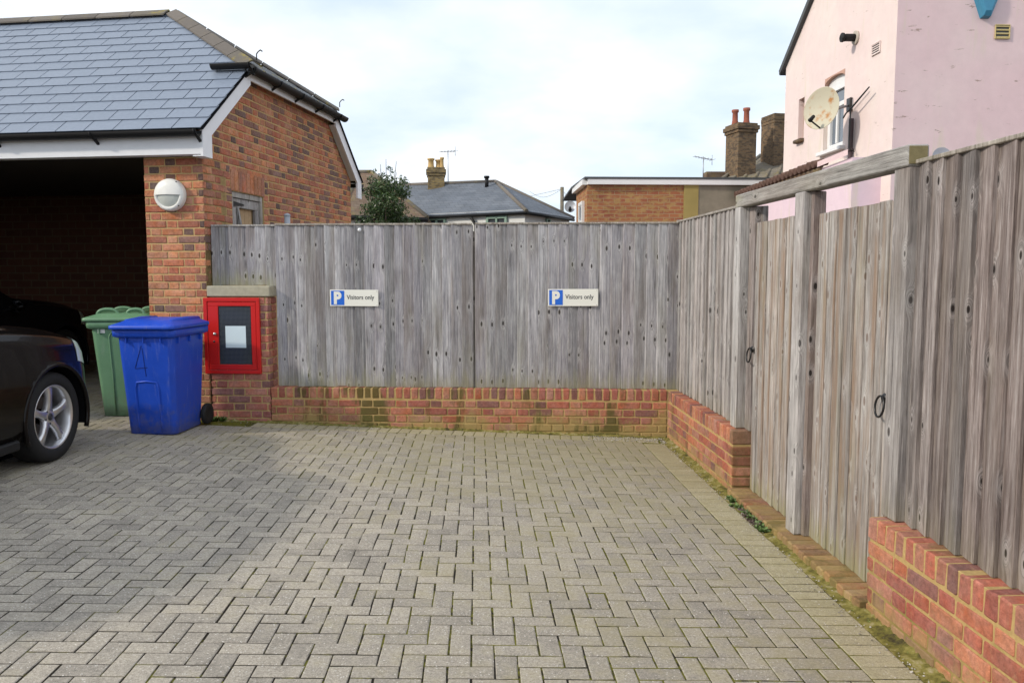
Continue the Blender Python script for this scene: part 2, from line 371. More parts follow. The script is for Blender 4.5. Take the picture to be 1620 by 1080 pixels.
bed = MB(); bed.quad(pave_pt(-8.6, -8.5, -0.0033), pave_pt(0.2, -8.5, -0.0033), pave_pt(0.2, 6.0, -0.0033), pave_pt(-8.6, 6.0, -0.0033))
paving = structure(bed.build('paving', m_joint))
PN = E3.cross(D3); tiltq = Matrix.Rotation(0, 3, 'X')
UX = (E3 + Vector((0, 0, TILT))).normalized(); VY = D3.copy(); WZ = UX.cross(VY).normalized()
PR = Matrix((UX, VY, WZ)).transposed()                       # paving frame
GAP = 0.0072; U0 = -0.287; S0 = -4.30; BM = 0.0925
# line of the back border (its near edge) in paving coordinates: 0.27 m in front of the back wall
def us(q): return ((q - K3).dot(E3), (q - K3).dot(D3))
bl0 = us(BW(-4.0, -0.245)); bl1 = us(BW(0.0, -0.245))
def back_s(u): return bl0[1] + (bl1[1] - bl0[1]) * (u - bl0[0]) / (bl1[0] - bl0[0])
blocks = []                                                  # (poly in u,s ; kind)
for a in range(-92, 0):
    for b in range(-102, 44):
        c = (a - b) % 4
        if c == 0: cells = (a, b, a + 2, b + 1)
        elif c == 3: cells = (a, b, a + 1, b + 2)
        elif c == 1 and a == -92: cells = (a, b, a + 1, b + 1)
        else: continue
        ua, ub = U0 + cells[0] * BM, U0 + min(cells[2], 0) * BM
        sb, sa = S0 - cells[1] * BM, S0 - cells[3] * BM    # b counts towards the camera
        if sb < -8.0 or sa > 6: continue
        poly = [(ua, sa), (ub, sa), (ub, sb), (ua, sb)]
        blocks.append(poly)
garage_u = us(GA(0.0, 0.0))[0]
def clip(poly, fn):                                          # keep where fn >= 0
    out = []
    for i in range(len(poly)):
        p, q = poly[i], poly[(i + 1) % len(poly)]; a, b = fn(p), fn(q)
        if a >= 0: out.append(p)
        if (a >= 0) != (b >= 0):
            k = a / (a - b); out.append((p[0] + (q[0] - p[0]) * k, p[1] + (q[1] - p[1]) * k))
    return out
done = []
for poly in blocks:
    um = sum(p[0] for p in poly) / len(poly)
    if um > garage_u - 0.25:                                 # stops at the back border
        poly2 = clip(poly, lambda p: back_s(p[0]) - p[1])
        ar = 0.5 * abs(sum(poly2[i][0] * poly2[(i + 1) % len(poly2)][1] - poly2[(i + 1) % len(poly2)][0] * poly2[i][1] for i in range(len(poly2)))) if len(poly2) > 2 else 0
        if ar < 0.0012: continue
        done.append((poly2, 'grey', len(poly2) == 4 and abs(ar - abs((poly[1][0] - poly[0][0]) * (poly[2][1] - poly[1][1]))) < 1e-6))
    else: done.append((poly, 'grey', True))
for k in range(86):                                          # buff header course along the right wall
    s1 = -0.26 - k * 0.0955
    done.append(([(-0.287, s1 - 0.0955), (-0.085, s1 - 0.0955), (-0.085, s1), (-0.287, s1)], 'buff', True))
nb = 39; L = 4.03
for k in range(nb):                                          # buff header course along the back wall
    w0 = -L + L * k / nb; w1 = -L + L * (k + 1) / nb
    if w1 > -0.07: continue
    done.append(([us(BW(w0, -0.243)), us(BW(w1, -0.243)), us(BW(w1, -0.045)), us(BW(w0, -0.045))], 'buff', True))
from bpy_extras.object_utils import world_to_camera_view
def screen(u, s):
    q = pave_pt(u, s) - Vector((0, 0, CAMZ)); D = q.y * math.cos(PITCH) - q.z * math.sin(PITCH)
    if D < 0.2: return None
    return CXP + FPX * q.x / D, CYP - FPX * (q.y * math.sin(PITCH) + q.z * math.cos(PITCH)) / D
def block_mesh(poly, H=0.05, ch=0.004):
    """prism with a chamfered upper edge; local origin at the centre of its top"""
    cx = sum(p[0] for p in poly) / len(poly); cy = sum(p[1] for p in poly) / len(poly); n = len(poly)
    def inset(d):
        o = []
        for i in range(n):
            p0, p1, p2 = (np.array(poly[(i + k - 1) % n]) for k in range(3))
            e1 = (p1 - p0); e2 = (p2 - p1); l1 = np.linalg.norm(e1); l2 = np.linalg.norm(e2)
            if l1 < 1e-5 or l2 < 1e-5: o.append(p1); continue
            n1 = np.array((-e1[1], e1[0])) / l1; n2 = np.array((-e2[1], e2[0])) / l2
            m = n1 + n2; m = m / max(0.35, 1 + n1.dot(n2)); o.append(p1 + m * d)
        return o
    a = inset(GAP / 2); b = inset(GAP / 2 + ch); jit = lambda: rng.normal(0, 0.0014)
    v = [(p[0] - cx + jit(), p[1] - cy + jit(), -H) for p in a] + [(p[0] - cx + jit(), p[1] - cy + jit(), -ch * 0.5) for p in a] + [(p[0] - cx + jit(), p[1] - cy + jit(), 0) for p in b]
    f = [[2 * n + i for i in range(n)]]
    for r in (0, n):
        for i in range(n): f.append([r + i, r + (i + 1) % n, r + n + (i + 1) % n, r + n + i])
    return (cx, cy), v, f
recs = []
for poly, kind, full in done:
    pts = [screen(*p) for p in poly]
    size = 0
    if all(pts):
        xs = [p[0] for p in pts]; ys = [p[1] for p in pts]
        if max(xs) > 0 and min(xs) < 1620 and min(ys) < 1080 and max(ys) > 640:
            size = 0.5 * abs(sum(pts[i][0] * pts[(i + 1) % len(pts)][1] - pts[(i + 1) % len(pts)][0] * pts[i][1] for i in range(len(pts))))
    recs.append((size, poly, kind, full))
recs.sort(key=lambda r: -r[0])
rest = {'grey': MB(), 'buff': MB()}; cache = {}
for i, (size, poly, kind, full) in enumerate(recs):
    mat = m_paver if kind == 'grey' else m_paver_y
    uw = poly[1][0] - poly[0][0]; key = (kind, round(uw, 2), round(poly[2][1] - poly[1][1], 2), i % 5) if full and kind == 'grey' else None
    (cx, cy) = (sum(p[0] for p in poly) / len(poly), sum(p[1] for p in poly) / len(poly))
    dz = rng.normal(0, 0.0008); rx, ry = np.clip(rng.normal(0, 0.0035, 2), -0.008, 0.008)
    T = PR.to_4x4(); T.translation = pave_pt(cx, cy, dz); T = T @ Matrix.Rotation(rx, 4, 'X') @ Matrix.Rotation(ry, 4, 'Y')
    if i < 300 and size > 0:
        if key and key in cache: me = cache[key]
        else:
            _, v, f = block_mesh(poly); me = mesh('paver', v, f, mat)
            if key: cache[key] = me
        o = link('paver', me, paving); o.matrix_world = T
    else:
        _, v, f = block_mesh(poly); rest[kind].add(v, f, T)
stuff(rest['grey'].build('paver_field', m_paver, paving)); stuff(rest['buff'].build('border_paver_field', m_paver_y, paving))
# ------------------------------------------------------------------ brick walls
BR = {}
def brick_mesh(key, size, mat, jit=0.0012, ch=0.005):
    k = (key, tuple(round(s, 4) for s in size), mat.name, random.randrange(5))
    if k not in BR:
        v, f = cbox(*size, ch, jit); BR[k] = mesh('brick', v, f, mat)
    return BR[k]
def pick(pal, wts=None): 
    c = random.choices(pal, wts)[0]; j = random.uniform(0.86, 1.14); return tuple(min(1, x * j) for x in c)
def flemish(L, course, S=0.2275, H=0.1145, start=0.0):
    """(u0, u1, is_header) along one course of Flemish bond"""
    out = []; u = -start; k = course % 2
    if k: u -= (S + H) * 0.5 + 0.0
    i = 0
    while u < L:
        w = S if i % 2 == 0 else H
        a, b = max(0.0, u), min(L, u + w)
        if b - a > 0.03: out.append((a, b, i % 2 == 1))
        u += w; i += 1
    return out
J = 0.0125
def lay(parent, origin, ud, L, ztop, n, pal, mat, ground=None, ok=None, CH=0.0752, depth=0.10, isl=None, keep=None, wts=None, dark=None, proud=0.0, start=0.0):
    """n courses down from ztop in Flemish bond on a face; the face is the plane through origin, ud to the right, outward = ud x up"""
    ud = Vector(ud).normalized(); nd = ud.cross(Vector((0, 0, 1))); yaw = math.atan2(ud.y, ud.x); cnt = 0
    for c in range(n):
        z1 = ztop - c * CH; z0 = z1 - CH
        for (a, b, head) in flemish(L, c, start=start):
            um = (a + b) / 2; zm = (z0 + z1) / 2
            if ok and not ok(a, b, z0, z1): continue
            pos = Vector(origin) + ud * um; 
            if ground is not None and z1 < gz(pos.x, pos.y) - 0.005: continue
            col = pick(pal, wts)
            if dark and head and random.random() < dark: col = pick([(0.13, 0.085, 0.075), (0.16, 0.095, 0.08), (0.19, 0.10, 0.08)])
            pr = proud + random.gauss(0, 0.001)
            ctr = Vector((pos.x, pos.y, zm)) - nd * (depth / 2 - pr)
            size = (b - a - J, depth, CH - J)
            if isl is not None and not (keep and keep(um, zm)):
                v, f = cbox(*size, 0.005, 0.0016); isl.add(v, f, Matrix.Translation(ctr) @ Matrix.Rotation(yaw, 4, 'Z'))
            else:
                link('brick', brick_mesh('b', size, mat), parent, ctr, yaw, col); cnt += 1
    return cnt
def on_edge(parent, origin, ud, L, ztop, pal, mat, thick=0.215, h=0.103, pitch=0.0775, wts=None):
    ud = Vector(ud).normalized(); nd = ud.cross(Vector((0, 0, 1))); yaw = math.atan2(ud.y, ud.x); n = round(L / pitch); pitch = L / n
    for k in range(n):
        c = Vector(origin) + ud * (pitch * (k + 0.5)) - nd * (thick / 2 + random.gauss(0, 0.0016)) + Vector((0, 0, ztop - h / 2 + random.gauss(0, 0.0018)))
        link('brick', brick_mesh('e', (pitch - J, thick, h), mat, 0.0016, 0.007), parent, c, yaw, pick(pal, wts))
def core(parent, origin, ud, L, z0, z1, mat, thick=0.215, inset=0.006):
    ud = Vector(ud).normalized(); nd = ud.cross(Vector((0, 0, 1))); b = MB()
    c = Vector(origin) + ud * (L / 2) - nd * (thick / 2); b.box((c.x, c.y, (z0 + z1) / 2), (L - 2 * inset - 0.014, thick - 2 * inset, z1 - z0), 0.002, yaw=math.atan2(ud.y, ud.x))
    return b.build('mortar', mat, parent)
WT = 0.467
# back wall
wb = thing('low_brick_wall', 'low mossy red brick wall with brick-on-edge top under the two sign-bearing fence panels', 'wall')
o0 = BW(-3.905, 0); core(wb, o0, W3, 4.12, -0.15, WT - 0.004, m_mortar_low)
on_edge(wb, o0, W3, 3.905, WT, PAL_L, m_brick_low)
lay(wb, o0, W3, 3.905, WT - 0.1135, 6, PAL_L, m_brick_low, ground=True)
# right wall, far stretch: the face looks left, so ud runs towards the camera
wa = thing('low_brick_wall', 'short low red brick wall between the back corner and the first gate', 'wall')
UR = -D3
o1 = RW(-0.003, 0); LA = 1.945; core(wa, o1, UR, LA, -0.15, WT - 0.004, m_mortar_low)
on_edge(wa, o1, UR, LA, WT, PAL_L, m_brick_rt)
lay(wa, o1, UR, LA - 0.105, WT - 0.1135, 6, PAL_L, m_brick_rt, ground=True)
for c in range(6):                                           # its end, seen from the drive: headers and closers turned to the camera
    z1 = WT - 0.1135 - c * 0.0752
    ctr = RW(-LA + 0.048, 0.1075, z1 - 0.0752 / 2)
    link('brick', brick_mesh('q', (0.10, 0.213, 0.0752 - J), m_brick_rt), wa, ctr, math.atan2(UR.y, UR.x), pick(PAL_L[:3] + PAL_L[3:4]))
# right wall, near stretch
wc = thing('low_brick_wall', 'low red brick wall with bold yellow mortar nearest the camera, right of the second gate', 'wall')
o2 = RW(-3.93, 0); LB = 3.4; core(wc, o2, UR, LB, -0.15, WT - 0.004, m_mortar_low)
on_edge(wc, o2, UR, LB, WT, PAL_L, m_brick_rt)
lay(wc, o2, UR, LB, WT - 0.1135, 6, PAL_L, m_brick_rt, ground=True)
# brick-on-edge step under the gates
st = thing('brick_step', 'mossy brick-on-edge threshold step running under both gates', 'step')
o3 = RW(-1.95, -0.03); core(st, o3, UR, 1.975, -0.12, 0.036, m_mortar_low, 0.25)
m_brick_step = brick_mat('brick_step_mossy', None, 0.6, 0.12)
on_edge(st, o3, UR, 1.975, 0.046, [(0.30, 0.13, 0.075), (0.26, 0.15, 0.08), (0.22, 0.10, 0.07), (0.33, 0.2, 0.1)], m_brick_step, 0.25, 0.1, 0.0775)

# ------------------------------------------------------------------ cabinet pier (brick) with its concrete coping
cp_ = thing('brick_pier', 'stubby brick pier with pale coping slab carrying the red cabinet', 'pier')
PL = 0.605; o4 = BW(-4.502, 0); core(cp_, o4, W3, PL, -0.05, 1.36, m_mortar, 0.235)
lay(cp_, o4, W3, PL, 1.361, 17, [(0.40, 0.14, 0.10), (0.36, 0.125, 0.095), (0.44, 0.18, 0.125), (0.31, 0.11, 0.095), (0.25, 0.115, 0.105)], m_brick, ground=True,
    ok=lambda a, b, z0, z1: not (a < 0.50 and b > 0.0 and z0 > 0.62 and z1 < 1.335 and b < 0.50))
E = MB()
for c in range(17):                                          # its right-hand return
    z1 = 1.361 - c * 0.0752
    link('brick', brick_mesh('r', (0.10, 0.104, 0.0752 - J), m_brick), cp_, BW(-4.502 + PL - 0.0485, 0.158, z1 - 0.0752 / 2), YAW_B, pick(PAL_L))
cop = MB(); cop.box(BW(-4.497 + 0.303, 0.098, 1.4165), (0.630, 0.225, 0.105), 0.008, yaw=YAW_B)
cop.build('coping_slab', plain('concrete_coping', (0.40, 0.37, 0.28), 0.9, 0.2, var=0.25, scale=25, bump=0.4), cp_)

# ------------------------------------------------------------------ fences
BD = {}
def board_mesh(key, w, h, th0=0.016, th1=0.006, mat=None, var=0, flip=False):
    """feather-edge board: local x across, z up, front towards -y; thick edge on the left"""
    k = (key, round(w, 3), round(h, 3), mat.name, var)
    if k in BD: return BD[k]
    j = lambda s=0.0015: random.gauss(0, s)
    v = []
    for z in (0.0, h):
        zz = z + (j(0.0015) if z else j(0.003)); t0 = th0 + j(); t1 = th1 + j(0.0006)
        v += [(0, 0, zz), (0, -t0 + 0.003, zz), (0.003, -t0, zz), (w - 0.002, -t1, zz), (w, -t1 + 0.002, zz), (w, 0, zz)]
    if flip: v = [(w - p[0], p[1], p[2]) for p in v]
    n = 6; f = [list(range(n)), [n + i for i in range(n)][::-1]] + [[i, n + i, n + (i + 1) % n, (i + 1) % n] for i in range(n)]
    if flip: f = [q[::-1] for q in f]
    BD[k] = mesh('board', v, f, mat); return BD[k]
def panel(name, label, origin, ud, L, z0, z1, mat, nboards, cat='fence panel', flip=False, rail=True, seed0=0, grp=3, posts=(), capmat=None, th=0.024, loose=0.0):
    ud = Vector(ud).normalized(); yaw = math.atan2(ud.y, ud.x); nd = ud.cross(Vector((0, 0, 1)))
    root = thing(name, label, cat, Vector(origin) + Vector((0, 0, z0)), yaw)
    ws = [random.uniform(0.88, 1.12) for _ in range(nboards)]; tot = sum(ws); x = 0.0
    for i in range(nboards):
        w = ws[i] / tot * L
        me = board_mesh(name, w + 0.012, z1 - z0, th + random.uniform(0, 0.004), 0.005, mat, (i, random.random()), flip)
        b = link('board', me, root, (x - (0.012 if flip else 0), random.uniform(-0.002, 0.002), random.gauss(0, loose)), 0.0, None, seed0 + i // grp)
        b.rotation_euler = (0, random.gauss(0, 0.0012), 0)
        x += w
    bk = MB()
    for zz in (0.18, (z1 - z0) / 2, z1 - z0 - 0.18): bk.box((L / 2, 0.024, zz), (L, 0.04, 0.085))
    bk.build('back_rail', m_wood_post, root)
    if rail:
        c = MB(); c.box((L / 2, -0.004, z1 - z0 + 0.009), (L, 0.052, 0.018), 0.003); c.build('capping_rail', capmat or m_wood_post, root)
    return root
fp1 = panel('fence', 'short weathered fence panel above the red cabinet beside the garage pillar', BW(-4.49, 0.112), W3, 0.645, 1.472, 2.052, m_wood_back, 7, seed0=11)
fp2 = panel('fence', 'grey weathered board fence panel carrying the left visitors parking sign', BW(-3.842, 0.104), W3, 1.940, 0.470, 2.060, m_wood_back, 20, seed0=31)
fp3 = panel('fence', 'grey weathered board fence panel carrying the right visitors parking sign', BW(-1.868, 0.108), W3, 1.965, 0.470, 2.064, m_wood_back, 19, seed0=57)
pst = MB(); pst.box(BW(-1.874, 0.16, 1.2), (0.075, 0.075, 1.6), yaw=YAW_B)
tag(pst.build('fence_post', m_wood_post), 'hidden grey timber post in the dark gap between the two sign-bearing fence panels', 'post')
fp4 = panel('fence', 'silvery side fence panel on the short wall left of the first gate', RW(0.10, 0.115), UR, 1.86, 0.470, 2.075, m_wood_right, 17, seed0=83, flip=True)
cpst = MB(); cpst.box(RW(0.13, 0.118, 1.29), (0.05, 0.05, 1.63), yaw=YAW_R)
tag(cpst.build('fence_post', m_wood_post), 'slim timber corner post where back and side fences meet', 'post')
fp5 = panel('fence', 'brownish weathered fence panel with swirling grain nearest the camera', RW(-4.055, 0.112), UR, 3.2, 0.470, 2.072, m_wood_brown, 30, seed0=131, grp=2, th=0.026, flip=True)
# gate frame: three posts and a head beam
gf = thing('gateway', 'timber gate frame of posts under one long grey head beam', 'gateway', RW(-2.9, 0.09, 0.04))
def gpart(name, s0, s1, o0, o1, z0, z1, mat, idx):
    """timber with its grain along local z"""
    Ls = abs(s1 - s0); v, f = cbox(Ls, abs(o1 - o0), z1 - z0, 0.005, 0.001, z0=True); me = mesh(name, v, f, mat)
    o = link(name, me, gf, None, YAW_R, None, idx); o.matrix_world = Matrix.Translation(RW((s0 + s1) / 2, (o0 + o1) / 2, z0)) @ Matrix.Rotation(YAW_R, 4, 'Z'); return o
bpy.context.view_layer.update()
gpart('post', -1.755, -1.875, 0.042, 0.135, WT + 0.002, 2.064, m_wood_right, 211)
gpart('post', -2.852, -2.972, 0.040, 0.130, 0.047, 2.064, m_wood_right, 212)
gpart('post', -3.925, -4.050, 0.060, 0.150, WT + 0.002, 2.064, m_wood_right, 213)
gpart('jamb', -1.885, -1.985, 0.105, 0.165, WT + 0.002, 2.062, m_wood_brown, 214)
gpart('jamb', -2.974, -3.010, 0.085, 0.160, 0.047, 2.062, m_wood_brown, 215)
gpart('stop_batten', -1.986, -2.03, 0.150, 0.190, 0.047, 2.062, m_wood_brown, 216)
v, f = cbox(0.098, 0.092, 2.31, 0.006, 0.001, z0=True); me = mesh('beam', v, f, m_wood_post)
o = link('beam', me, gf, None, 0, None, 217)
o.matrix_world = frame(E3, Vector((0, 0, 1)), -D3, RW(-1.745, 0.094, 2.111))
endm = plain('beam_end_grain', (0.21, 0.175, 0.09), 0.9, 0.2, var=0.35, scale=30, bump=0.5)
eb = MB(); eb.box(RW(-4.0565, 0.094, 2.111), (0.003, 0.082, 0.078), 0.001, yaw=YAW_R); eb.build('beam_end_grain', endm, gf).matrix_parent_inverse = gf.matrix_world.inverted()
def ring_handle(parent, pos):
    b = MB(); T = frame(UR, Vector((0, 0, 1)), UR.cross(Vector((0, 0, 1))), pos)
    b.lathe([(0.0, 0.012), (0.016, 0.010), (0.024, 0.0)], 16, T)
    hp = b.build('handle_plate', m_iron, parent); hp.matrix_parent_inverse = parent.matrix_world.inverted()
    r = MB(); c = Vector(pos) - E3 * 0.018 + Vector((0, 0, -0.040)); pts = []
    for k in range(25):
        a = 2 * math.pi * k / 24; pts.append(c + UR * (0.040 * math.sin(a)) + Vector((0, 0, 0.050 * math.cos(a))) - E3 * (0.006 * (1 - math.cos(a))))
    r.tube(pts, 0.0055, 8, False)
    rp = r.build('ring', m_iron, parent); rp.matrix_parent_inverse = parent.matrix_world.inverted()
def gate(label, s0, L, n, seed, z1, hs, hz):
    g = panel('gate', label, RW(s0, 0.128), UR, L, 0.055, z1, m_wood_gate, n, 'gate', rail=False, seed0=seed, grp=1, th=0.014, loose=0.001, flip=True)
    bpy.context.view_layer.update(); ring_handle(g, RW(hs, 0.105, hz)); return g
gate('closed pale timber gate beside the short wall, smaller in view, with iron ring', -1.992, 0.985, 9, 301, 1.945, -2.012, 1.06)
gate('closed pale timber gate nearer the camera, right of the middle post, with iron ring', -3.014, 0.905, 8, 331, 1.935, -3.835, 1.005)

# ------------------------------------------------------------------ signs
def text_mesh(txt, size, extrude=0.0, bold=0.0):
    c = bpy.data.curves.new('t', 'FONT'); c.body = txt; c.size = size; c.extrude = extrude; c.offset = bold; c.resolution_u = 6
    o = bpy.data.objects.new('t', c); COL.objects.link(o); dg = bpy.context.evaluated_depsgraph_get()
    m = bpy.data.meshes.new_from_object(o.evaluated_get(dg)); bpy.data.objects.remove(o); bpy.data.curves.remove(c)
    vs_ = [v.co for v in m.vertices]; x0 = min(v.x for v in vs_); x1 = max(v.x for v in vs_); y0 = min(v.y for v in vs_); y1 = max(v.y for v in vs_)
    return m, x0, x1, y0, y1
def lettering(parent, name, txt, box, mat, T, bold=0.0):
    """text stretched into box (x0, x1, y0, y1) of the frame T"""
    m, x0, x1, y0, y1 = text_mesh(txt, 0.1, 0.0004, bold); bx0, bx1, by0, by1 = box
    for v in m.vertices:
        v.co.x = bx0 + (v.co.x - x0) / (x1 - x0) * (bx1 - bx0); v.co.y = by0 + (v.co.y - y0) / (y1 - y0) * (by1 - by0)
    m.transform(T); m.materials.clear(); m.materials.append(mat); m.name = name
    return link(name, m, parent)
m_sign = plain('sign_white', (0.80, 0.79, 0.72), 0.35, 0.5, var=0.04, scale=6)
m_blue = plain('sign_blue', (0.012, 0.13, 0.62), 0.35, 0.5, var=0.05)
m_ink = plain('sign_ink', (0.03, 0.03, 0.035), 0.5, 0.3)
def sign(label, w0, w1, z0, z1, roll):
    s = thing('parking_sign', label, 'sign'); L = w1 - w0; H = z1 - z0
    T = frame(W3, Vector((0, 0, 1)), -N3, BW(w0, 0.0675, z0)) @ Matrix.Rotation(roll, 4, 'Z')
    b = MB(); b.box((L / 2, H / 2, -0.002), (L, H, 0.004), 0.001, T); b.build('plate', m_sign, s)
    b = MB(); b.box((0.012 + 0.066, H / 2, 0.0005), (0.132, H - 0.020, 0.002), 0.0005, T); b.build('blue_square', m_blue, s)
    T2 = T @ Matrix.Translation((0, 0, 0.0022))
    lettering(s, 'lettering', 'P', (0.040, 0.116, 0.018, H - 0.018), m_sign, T2, 0.0055)
    T3 = T @ Matrix.Translation((0, 0, 0.0008))
    lettering(s, 'lettering', 'Visitors only', (0.168, 0.441, H * 0.33, H * 0.68), m_ink, T3, 0.0009)
    sc = MB()
    for (x, y) in ((0.012, H - 0.012), (L - 0.014, H - 0.014), (L - 0.014, 0.012), (0.07, 0.008)): sc.lathe([(0, 0.002), (0.004, 0.0015), (0.005, 0)], 10, T @ Matrix.Translation((x, y, 0)))
    sc.build('screws', plain('screw_metal', (0.5, 0.5, 0.48), 0.4, 0.5, 0.6), s)
sign('white visitors only parking sign with blue P, nearer the red cabinet', -3.305, -2.823, 1.271, 1.432, -0.004)
sign('white visitors only parking sign with blue P, nearer the side fence', -1.158, -0.672, 1.275, 1.440, 0.003)
discb = MB(); T = frame(W3, Vector((0, 0, 1)), -N3, BW(-3.0, 0.072, 2.015)); discb.lathe([(0, 0.010), (0.014, 0.008), (0.019, 0)], 14, T)  # plain white disc for an unexplained white spot on the fence
tag(discb.build('white_disc', m_white), 'small round white disc on the fence top behind the shrub', 'fitting')
# ------------------------------------------------------------------ garage
UP = Vector((0, 0, 1)); RF = -FD                              # along the garage front, to the right
gar = thing('garage', 'red brick open-fronted garage with grey slate half-hipped roof and white fascia', 'garage')
GG = 0.13; PW = 0.63; GL = 6.4; GT = 4.12
EAVE_T, EAVE_Z, SL = -0.20, 2.955, 0.80; RIDGE_T = GT / 2
RIDGE_Z = EAVE_Z + (RIDGE_T - EAVE_T) * SL
HIP_T = 0.83; HIP_Z = EAVE_Z + (HIP_T - EAVE_T) * SL; RIDGE_F = 1.46
def roof_z(t): return EAVE_Z + (min(t, GT - t) - EAVE_T) * SL
# pillar at the corner: core, front bricks, gable core
b = MB(); b.box(GA(PW / 2, 0.006 + 0.22, (2.72 + 0.0) / 2), (PW - 0.012, 0.44, 2.72), 0.002, yaw=math.atan2(RF.y, RF.x)); b.build('mortar', m_mortar, gar)
PALW = [5, 5, 5, 4, 4, 3, 1.2, 0.6]
n_ind = lay(gar, GA(PW, 0.0), RF, PW, 2.71, 35, PAL_G, m_brick, ground=True, wts=PALW, dark=0.3)
# gable wall: outline in (t, z)
out = [(0.0, 0.0), (GT, 0.0), (GT, roof_z(GT) - 0.12), (GT - HIP_T, HIP_Z - 0.05), (HIP_T, HIP_Z - 0.05), (0.0, roof_z(0) - 0.12)]
def wall_from(poly, f0, th, name, mat):
    n = len(poly); v = [GA(f0, t, z) for t, z in poly] + [GA(f0 + th, t, z) for t, z in poly]
    f = [list(range(n)), [n + i for i in range(n)][::-1]] + [[i, n + i, n + (i + 1) % n, (i + 1) % n] for i in range(n)]
    m = MB(); m.add(v, f); return m.build(name, mat, gar)
WTL, WTR, WZ0, WZ1 = 0.565, 1.285, 1.75, 2.448                # window opening in the gable (t, z)
hw = [[(0.011, 0), (WTL, 0), (WTL, roof_z(WTL) - 0.12), (0.011, roof_z(0.011) - 0.12)], [(WTL, 0), (WTR, 0), (WTR, WZ0), (WTL, WZ0)],
      [(WTL, WZ1), (WTR, WZ1), (WTR, HIP_Z - 0.05), (HIP_T, HIP_Z - 0.05), (WTL, roof_z(WTL) - 0.12)], [(WTR, 0), (GT, 0), (GT, roof_z(GT) - 0.12), (GT - HIP_T, HIP_Z - 0.05), (WTR, HIP_Z - 0.05)]]
for q in hw: wall_from(q, 0.006, 0.21, 'gable_mortar', m_mortar)
def gable_ok(a, b, z0, z1):
    if z1 < 1.85: return False
    if z1 > min(HIP_Z - 0.04, roof_z(max(0, (a + b) / 2)) - 0.06): return False
    if a < WTR + 0.02 and b > WTL - 0.02 and z0 > WZ0 - 0.02 and z1 < 2.70: return False
    return True
isl = MB()
gcells = []
lay(gar, GA(0.0, 0.0), GD, GT, 3.765, 26, PAL_G, m_brick, ok=gable_ok, isl=isl, keep=lambda u, z: u < 2.05 and z > 2.02 and z < 3.2 and (u > WTR or z > 2.4 or u < WTL), wts=[5, 5, 4, 5, 5, 5, 2, 1], dark=0.2)
stuff(isl.build('far_bricks', m_brick_isl, gar))
# fill beside the opening, soldier lintel
nl = 9
for k in range(nl):
    t0 = WTL - 0.03 + (WTR - WTL + 0.06) * (k + 0.5) / nl
    link('brick', brick_mesh('l', ((WTR - WTL + 0.06) / nl - 0.008, 0.1, 0.215), m_brick), gar, GA(0.048, t0, 2.56), math.atan2(GD.y, GD.x), pick(PAL_G[:6]))
for c in range(9):
    z = 2.665 - c * 0.0752
    for (ta, tb) in ((WTL - 0.115, WTL - 0.004), (WTR + 0.004, WTR + 0.115)):
        if c < 3: ta2, tb2 = (ta, min(tb, WTL - 0.035)) if tb < 1 else (max(ta, WTR + 0.035), tb)
        else: ta2, tb2 = ta, tb
        if z < 1.95: continue
        link('brick', brick_mesh('w', (tb2 - ta2 - 0.004, 0.1, 0.0752 - J), m_brick), gar, GA(0.050, (ta2 + tb2) / 2, z), math.atan2(GD.y, GD.x), pick(PAL_G))
# hatch window: frame, boarded leaf, brace and strap hinge
hatch = MB()
def gbar(mb, t0, t1, z0, z1, f0, f1): 
    c = GA((f0 + f1) / 2, (t0 + t1) / 2, (z0 + z1) / 2); mb.box(c, (t1 - t0, f1 - f0, z1 - z0), 0.004, yaw=math.atan2(GD.y, GD.x))
for a in ((WTL, WTR, WZ1 - 0.06, WZ1, 0.02, 0.1), (WTL, WTL + 0.055, WZ0, WZ1 - 0.06, 0.02, 0.1), (WTR - 0.055, WTR, WZ0, WZ1 - 0.06, 0.02, 0.1)): gbar(hatch, *a)
hf = hatch.build('hatch_window', m_wood_post, gar)
lf = MB()
for a in ((WTL + 0.06, WTR - 0.06, WZ1 - 0.16, WZ1 - 0.065, 0.035, 0.07), (WTL + 0.06, WTL + 0.14, WZ0, WZ1 - 0.16, 0.035, 0.07), (WTR - 0.15, WTR - 0.06, WZ0, WZ1 - 0.16, 0.035, 0.07)): gbar(lf, *a)
lf.bar(GA(0.05, WTL + 0.15, WZ1 - 0.165), GA(0.05, WTL + 0.32, WZ0 + 0.05), 0.03, 0.07, up=RF); lf.build('leaf_frame', m_wood_right, hf)
for k in range(5):
    bb = MB(); t0 = WTL + 0.14 + (WTR - WTL - 0.29) * k / 5; gbar(bb, t0, t0 + (WTR - WTL - 0.29) / 5 - 0.004, WZ0, WZ1 - 0.15, 0.075, 0.092); bb.build('board', plain('hatch_board', (0.42, 0.29, 0.17), 0.8, 0.2, var=0.3, scale=20), hf)
hg = MB(); hg.prism([(0, 0), (0.26, 0.020), (0.30, 0.030), (0.26, 0.040), (0, 0.060)], 0.006, frame(GD, UP, RF, GA(0.034, WTL + 0.02, WZ1 - 0.155))); hg.build('strap_hinge', m_black, hf)
